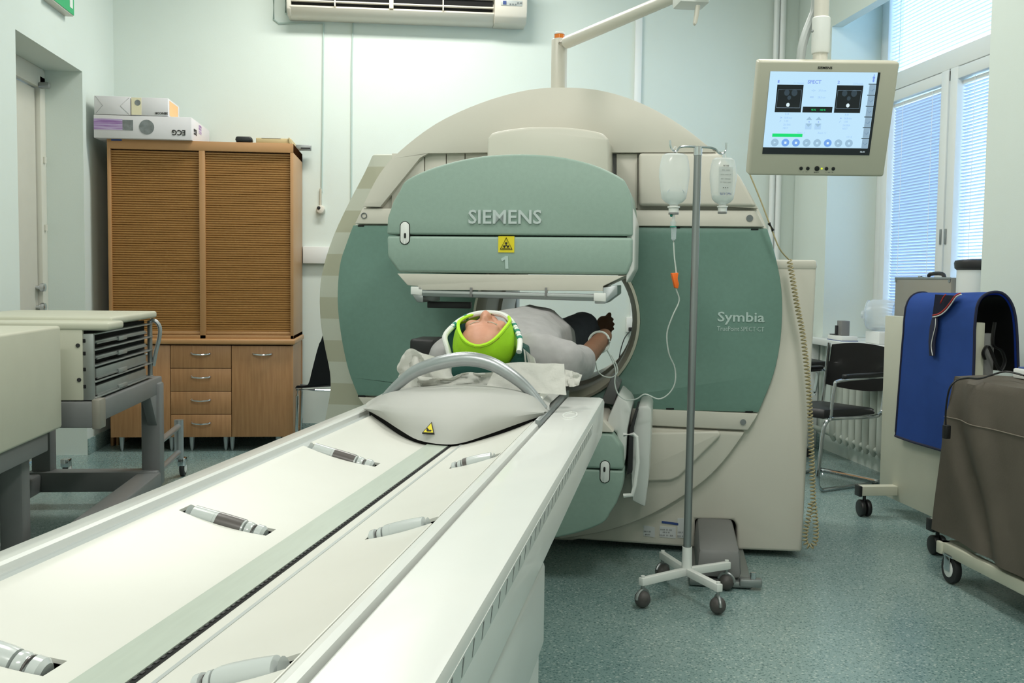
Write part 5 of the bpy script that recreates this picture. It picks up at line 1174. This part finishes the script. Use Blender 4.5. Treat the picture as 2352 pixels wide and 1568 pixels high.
# white case on trolley
p = aX(2275, 868, 2.45)
t = T('flat_device', 'flat white device with blue top lying on taupe trolley cover', 'device', base=(2.6, 3.9, gz))
zq = gz + .006
t.part('body', Bx(2.47, 2.85, 3.45, 3.93, zq, zq + .04, bev=.006), 'cap'); t.part('blue_top', Bx(2.485, 2.84, 3.46, 3.92, zq + .038, zq + .047, bev=.004), M['bprint'])
t = T('power_lead', 'black power lead with plug hanging over trolley cover corner', 'cable', base=(2.3, 3.95, gz))
cpts = [aX(2352, 862, 2.40), aX(2310, 853, 2.40), aX(2275, 862, 2.34), aX(2250, 869, 2.28), aX(2222, 868, 2.24), aX(2198, 873, 2.18), aX(2182, 890, 2.155), aX(2175, 920, 2.15), aX(2172, 950, 2.15), aX(2172, 978, 2.15)]
t.part('lead', tube(BM(), cpts, .0042, 6, sm=5), 'black'); p = aX(2174, 990, 2.15); t.part('plug', Bx(p.x - .012, p.x + .012, p.y - .014, p.y + .014, p.z - .03, p.z + .025, bev=.004), 'black')

# ================================================================== DESK, RADIATOR, CHAIRS
dz_ = .835
t = T('window_desk', 'white worktop running under the window', 'desk', base=(3.1, 6.3, 0))
t.part('worktop', Bx(3.0, 3.10, 5.3, 7.45, dz_ - .045, dz_, bev=.004), 'frame'); t.part('worktop_inset', Bx(3.09, 3.46, ny0 + .01, ny1 - .01, dz_ - .03, dz_, bev=.002), 'frame'); t.part('end_support', Bx(3.02, 3.09, 7.38, 7.42, 0, dz_ - .045, bev=.003), 'frame')
rd = T('radiator', 'old white ribbed radiator under the window desk', 'radiator', base=(3.03, 6.4, .12))
for k in range(12):
    y = 7.02 - k * .104 - .09
    b = lathe(BM(), [(.008, 0), (.03, .03), (.036, .07), (.036, .5), (.03, .55), (.008, .58)], (3.03, y, .12), UZ, 12, sx=1, sy=.9)
    rd.part('section', b, 'radiator')
rd.part('feed_pipe', cyl(BM(), (3.03, 6.9, .17), (3.03, 7.6, .17), .02), 'radiator'); rd.part('feed_pipe', cyl(BM(), (3.03, 6.9, .64), (3.03, 7.6, .64), .02), 'radiator')
rd.part('header', cyl(BM(), (3.03, 5.75, .17), (3.03, 6.95, .17), .018), 'radiator')
# chairs with frames: local frame x forward, y left
def rod(pts, r=.0115, sm=5): return tube(BM(), pts, r, 8, sm=sm)
A_ = math.atan2(-.22, -.45)
CF = Fr(A_, 2.80, 6.22)
ch = T('cantilever_chair', 'black padded chair with chrome cantilever frame before the radiator', 'chair', CF, (0.2, 0, 0))
# frame: floor U, front risers, seat rails, back uprights
for s in (-1, 1):
    y = s * .235
    ch.part('frame_tube', rod([(-.02, y, .0125), (.40, y, .0125), (.49, y, .02), (.52, y, .08), (.50, y, .25), (.48, y, .38), (.44, y, .43), (.35, y, .435), (.05, y, .425), (-.02, y, .44), (-.05, y, .50), (-.09, y, .85)]), 'chrome')
    ch.part('arm_support', rod([(.44, y * 1.06, .43), (.42, y * 1.08, .62), (.36, y * 1.08, .665), (-.07, y * 1.08, .67)], .010), 'chrome')
    ch.part('armrest', Bx(-.05, .34, y * 1.08 - .02, y * 1.08 + .02, .675, .70, bev=.01, seg=3), 'black')
ch.part('frame_tube', rod([(-.02, -.235, .0125), (-.05, -.2, .0125), (-.05, .2, .0125), (-.02, .235, .0125)], sm=4), 'chrome')
ch.part('seat', hexa(BM(), [(-.0, -.23, .435), (.48, -.23, .435), (.48, .23, .435), (-.0, .23, .435), (.0, -.215, .475), (.46, -.22, .495), (.46, .22, .495), (.0, .215, .475)], bev=.018), 'black')
def bk(u, v): return Vector((-.055 - .05 * v - .03 * (1 - (2 * u - 1) ** 2), (-.225 + .45 * u), .56 + .30 * v - .02 * (2 * u - 1) ** 2 * (1 if v > .5 else -1)))
ch.part('backrest', grid(BM(), bk, 14, 10, thick=.035), 'black')
oc_ = T('office_chair', 'office chair mostly hidden behind scanner, armrest and castor visible', 'chair', W, (2.62, 7.0, 0))
ccx, ccy = 2.60, 7.05
oc_.part('seat', Bx(ccx - .24, ccx + .22, ccy - .22, ccy + .24, .42, .48, bev=.025, seg=3), 'black'); oc_.part('column', cyl(BM(), (ccx, ccy, .1), (ccx, ccy, .42), .025), 'chrome')
for k in range(5):
    a = radians(-10 + 72 * k); ex, ey = ccx + .27 * cos(a), ccy + .27 * sin(a)
    lg = oc_.part('base_leg', tube(BM(), [(ccx, ccy, .12), ((ccx + ex) / 2, (ccy + ey) / 2, .11), (ex, ey, .075)], .014, 8), 'chrome')
    oc_.part('castor', cyl(BM(), (ex - .012 * sin(a), ey + .012 * cos(a), .03), (ex + .012 * sin(a), ey - .012 * cos(a), .03), .03, seg=14), 'rubber', lg)
oc_.part('backrest', Bx(ccx - .2, ccx + .2, ccy + .2, ccy + .25, .55, .9, bev=.03), 'black')
p = aY(1885, 847, 6.85); oc_.part('armrest', Bx(p.x - .12, p.x + .03, 6.8, 7.1, .66, .70, bev=.012), 'black'); oc_.part('arm_support', rod([(p.x, 6.95, .45), (p.x + .02, 6.95, .6), (p.x, 6.95, .67)], .012), 'chrome')
bc = T('shell_chair', 'black plastic chair with steel legs against back wall left of scanner', 'chair', W, (-.58, 7.5, 0))
def bs(u, v):
    pr = smoothp([Vector((-.77, 0, .455)), Vector((-.755, 0, .475)), Vector((-.72, 0, .468)), Vector((-.68, 0, .485)), Vector((-.655, 0, .58)), Vector((-.62, 0, .72)), Vector((-.575, 0, .87))], 6); i = v * (len(pr) - 1); k = int(min(i, len(pr) - 2)); p = pr[k].lerp(pr[k + 1], i - k)
    return Vector((p.x + .40 * u, 7.30 + .22 * u + .10 * v + .05 * (2 * u - 1) ** 2 * -v, p.z - .02 * (2 * u - 1) ** 2 * (v > .9)))
bc.part('shell', grid(BM(), bs, 16, 26, thick=.012), 'black')
for y in (7.32, 7.62):
    bc.part('leg', rod([(-.755, y, .45), (-.76, y, .25), (-.765, y, .0)], .011, 3), 'chrome'); bc.part('leg', rod([(-.5, y, .45), (-.46, y, .2), (-.44, y, .0)], .011, 3), 'chrome')
    bc.part('seat_rail', rod([(-.765, y, .445), (-.5, y, .44)], .009, 2), 'chrome')

# things on the desk
t = T('aluminium_case', 'grey metal carry case with black handle standing on window desk', 'case', base=(3.3, 6.08, dz_))
y0, y1 = 6.40, 5.80; xx = 3.22; zt_ = aX(2060, 637, xx).z
y1 = aX(2184, 637, xx).y; y0 = aX(2056, 637, xx).y
t.part('shell', Bx(xx, xx + .13, y1, y0, dz_, zt_, bev=.008), 'alu')
for yy in (y1 + .015, y0 - .015): t.part('corner_rivet', cyl(BM(), (xx - .003, yy, zt_ - .02), (xx + .004, yy, zt_ - .02), .012, seg=12), 'steel')
t.part('rim', Bx(xx - .003, xx + .004, y1, y0, zt_ - .012, zt_ + .002, bev=.002), 'steel')
ph = aX(2150, 632, xx + .06); t.part('handle', tube(BM(), [(xx + .06, ph.y + .09, zt_), (xx + .06, ph.y + .07, zt_ + .022), (xx + .06, ph.y - .07, zt_ + .024), (xx + .06, ph.y - .1, zt_)], .012, 8, sm=3), 'black')
t.part('latch', Bx(xx + .03, xx + .06, ph.y + .14, ph.y + .17, zt_, zt_ + .012, bev=.003), 'chrome')
pc0 = aX(2187, 618, 3.26); rr_ = .13
cyv = 5.60
t = T('white_canister', 'white cylindrical bin with black padded lid at window edge', 'bin', base=(3.28, cyv, dz_)); zt_ = aX(2215, 620, 3.2).z
t.part('drum', lathe(BM(), [(.125, 0), (.13, .01), (.13, zt_ - dz_)], (3.30, cyv, dz_), UZ, 28), 'frame'); t.part('lid', lathe(BM(), [(.13, 0), (.142, .01), (.146, .04), (.14, .055), (.06, .066), (.001, .068)], (3.30, cyv, zt_), UZ, 28), 'black')
# frosted canister on stand
c = aX(2000, 722, 3.2); 
t = T('clear_fan_drum', 'clear plastic drum lying on side on white stand, on the desk', 'plastic drum', base=(3.2, c.y, dz_))
cc = Vector((3.2, c.y - .1, c.z)); ax = Vector((.75, -.65, 0)).normalized(); R_ = .105
t.part('drum', lathe(BM(), [(.02, -.0), (R_ * .55, 0), (R_ * .9, .02), (R_, .05), (R_, .17), (R_ * .92, .2), (.02, .2)], cc - ax * .08, ax, 28), 'canister'); t.part('front_rim', tube(BM(), [cc - ax * .06 + (UZ * sin(q_) + ax.cross(UZ) * cos(q_)) * R_ * .93 for q_ in [2 * pi * k / 28 for k in range(28)]], .004, 6, closed=True), 'canister'); t.part('hub', lathe(BM(), [(.028, 0), (.024, .02), (.01, .026)], cc - ax * .085, -ax, 16), 'canister')
t.part('stand', Bx(cc.x - .05, cc.x + .12, cc.y - .14, cc.y + .07, dz_, dz_ + .085, bev=.008), 'frame')
c = aZ(1975, 782, dz_)
t = T('foam_block', 'white tray block lying on the window desk', 'block', base=(c.x + .08, c.y, dz_)); t.part('block', Bx(3.04, 3.16, c.y - .1, c.y + .14, dz_, dz_ + .035, bev=.006), 'cap'); t.part('base_edge', Bx(3.038, 3.162, c.y - .102, c.y + .142, dz_, dz_ + .004), 'bprint')
t = T('grey_clip_box', 'small grey metal box with clip on the white tray block', 'metal box', base=(3.1, c.y, dz_ + .035)); zz = dz_ + .0355
t.part('box', Bx(3.07, 3.13, c.y - .03, c.y + .05, zz, zz + .105, bev=.003), 'grey'); t.part('clip', Bx(3.058, 3.07, c.y + .03, c.y + .06, zz, zz + .07, bev=.003), 'rubber'); t.part('plate', Bx(3.05, 3.13, c.y + .02, c.y + .13, zz, zz + .006, bev=.002), 'rubber')

# ================================================================== COLLIMATOR CARTS (left)
c1_ = T('cassette_cart', 'cream cassette trolley with open metal tray slots on grey frame', 'trolley', base=(-1.6, 5.2, 0))
fx, fy0, fy1 = -1.35, 4.62, 5.66
body = BM(); box(body, -1.95, fx - .06, fy0, fy1, .70, 1.0, bev=.004); c1_.part('body', body, 'cart')
c1_.part('front_panel', Bx(-2.0, aY(192, 800, fy0).x, fy0 - .015, fy0 + .01, .695, 1.02, bev=.004), 'cart')
ms = c1_.part('metal_end_plate', Bx(aY(192, 800, fy0).x, fx + .0, fy0 - .008, fy0 + .012, .695, .985, bev=.002), 'tray')
for zz in (.955, .9, .83, .755):
    c1_.part('plate_slot', cyl(BM(), (fx - .07, fy0 - .012, zz), (fx - .07, fy0, zz), .005, seg=8), 'void', ms); c1_.part('plate_slot', Bx(fx - .045, fx - .033, fy0 - .011, fy0, zz - .008, zz + .008, bev=.002), 'void', ms)
for px, py in ((179, 793), (182, 872)): p = aY(px, py, fy0 - .015); c1_.part('bolt_hole', cyl(BM(), (p.x, fy0 - .019, p.z), (p.x, fy0 - .01, p.z), .009, seg=12), 'rubber')
c1_.part('top_lid', Bx(-2.0, fx + .07, fy0 - .02, fy0 + .22, 1.0, 1.035, bev=.012, seg=3), 'cart'); c1_.part('top_board', Bx(-2.05, fx + .02, fy0 + .2, fy1 + .02, 1.015, 1.05, bev=.012, seg=3), 'cart')
c1_.part('back_void', Bx(fx - .055, fx - .04, fy0 + .01, fy1 - .01, .70, 1.0), 'void')
for k in range(5):
    zz = .70 + k * .07; c1_.part('runner', Bx(fx - .04, fx + .004, fy0 + .01, fy1, zz, zz + .006, bev=.001), 'tray')
for k, (z0, z1) in enumerate(((.710, .752), (.786, .828), (.872, .884), (.94, .952))):
    tr_ = c1_.part('tray', Bx(fx - .045, fx - .006, fy0 + .05, fy1 - .12, z0, z1, bev=.002), 'tray')
    c1_.part('tray_tab', Bx(fx - .008, fx + .004, fy0 + .38, fy0 + .52, z0 - .008, z0 + .012, bev=.001), 'tray', tr_); c1_.part('tray_lip', Bx(fx - .006, fx - .001, fy0 + .05, fy1 - .12, z0 - .003, z0 + .004), 'steel', tr_)
c1_.part('end_post', Bx(fx - .02, fx, fy1 - .03, fy1, .70, 1.0, bev=.002), 'steel')
hp_ = [aY(x, y, fy1) for x, y in [(345, 735), (358, 738), (367, 752), (366, 775), (358, 808), (352, 840)]]; c1_.part('push_handle', tube(BM(), hp_, .011, 8, sm=4), 'silver')
c1_.part('side_beam', Bx(fx - .06, fx + .02, fy0 - .0, fy1 + .12, .595, .69, bev=.008), 'greyd')
c1_.part('corner_plate', Bx(-1.70, fx - .0, fy0 - .03, fy0 + .05, .575, .69, bev=.01), 'greyd'); c1_.part('end_cap', Bx(fx - .005, fx + .03, fy0 - .03, fy0 + .06, .57, .70, bev=.005), 'alu')
c1_.part('leg', Bx(fx - .065, fx + .035, fy1 - .0, fy1 + .1, .1, .66, bev=.01), 'greyd')
c1_.part('leg_gusset', prism(BM(), [(fx - .03, fy1 - .14, .6), (fx - .03, fy1 + .01, .6), (fx - .03, fy1 + .01, .42)], (.05, 0, 0), bev=.004), 'greyd')
c1_.part('leg', Bx(-1.98, -1.88, fy1 - .02, fy1 + .08, .1, .66, bev=.01), 'greyd')
c1_.part('base_beam', Bx(-2.0, fx + .03, fy1 - .05, fy1 + .06, .08, .19, bev=.012), 'greyd'); c1_.part('base_beam', Bx(-2.04, -1.92, 3.9, fy1, .08, .18, bev=.012), 'greyd'); c1_.part('base_beam', Bx(fx - .08, fx + .04, 3.95, fy1, .08, .18, bev=.012), 'greyd')
for zz in (.32, .16): c1_.part('rear_tube', cyl(BM(), (fx, fy1 + .08, zz), (-1.375, 6.38, zz), .018), 'silver')
c1_.part('rear_post', cyl(BM(), (-1.375, 6.4, .12), (-1.375, 6.4, .36), .028), 'silver')
for (x, y, nx) in ((-1.365, 6.46, 1), (-2.05, 6.44, 1), (-1.99, 4.0, 1), (-1.37, 4.0, 1)):
    c = c1_.part('castor', cyl(BM(), (x - .014, y, .052), (x + .014, y, .052), .052, seg=22, bev=.006), 'rubber'); c1_.part('wheel_hub', cyl(BM(), (x - .017, y, .052), (x + .017, y, .052), .03, seg=16), 'cap', c)
    c1_.part('castor_fork', Bx(x - .024, x + .024, y - .05, y + .015, .07, .12, bev=.006), 'chrome', c)
c2_ = T('covered_cart', 'closed cream cabinet trolley at left edge, nearest the table', 'trolley', base=(-1.7, 4.1, 0))
c2_.part('cabinet', Bx(-2.1, -1.42, 3.3, 4.41, .605, 1.03, bev=.012, seg=3), 'cart')
c2_.part('frame_beam', Bx(-1.52, -1.44, 3.3, 4.3, .525, .603, bev=.008), 'greyd'); c2_.part('frame_beam', Bx(-2.08, -2.0, 3.3, 4.3, .525, .603, bev=.008), 'greyd')
for x in (-1.545, -2.04):
    for y in (4.22, 3.5): c2_.part('leg', Bx(x - .045, x + .045, y - .045, y + .045, .0, .56, bev=.01), 'greyd')
c2_.part('foot_rail', Bx(-1.62, -1.5, 3.3, 4.35, .0, .09, bev=.01), 'greyd'); c2_.part('foot_rail', Bx(-2.1, -1.98, 3.3, 4.35, .0, .09, bev=.01), 'greyd'); c2_.part('cross_bar', Bx(-2.05, -1.2, 4.6, 4.66, .02, .06, bev=.006), 'tabh')
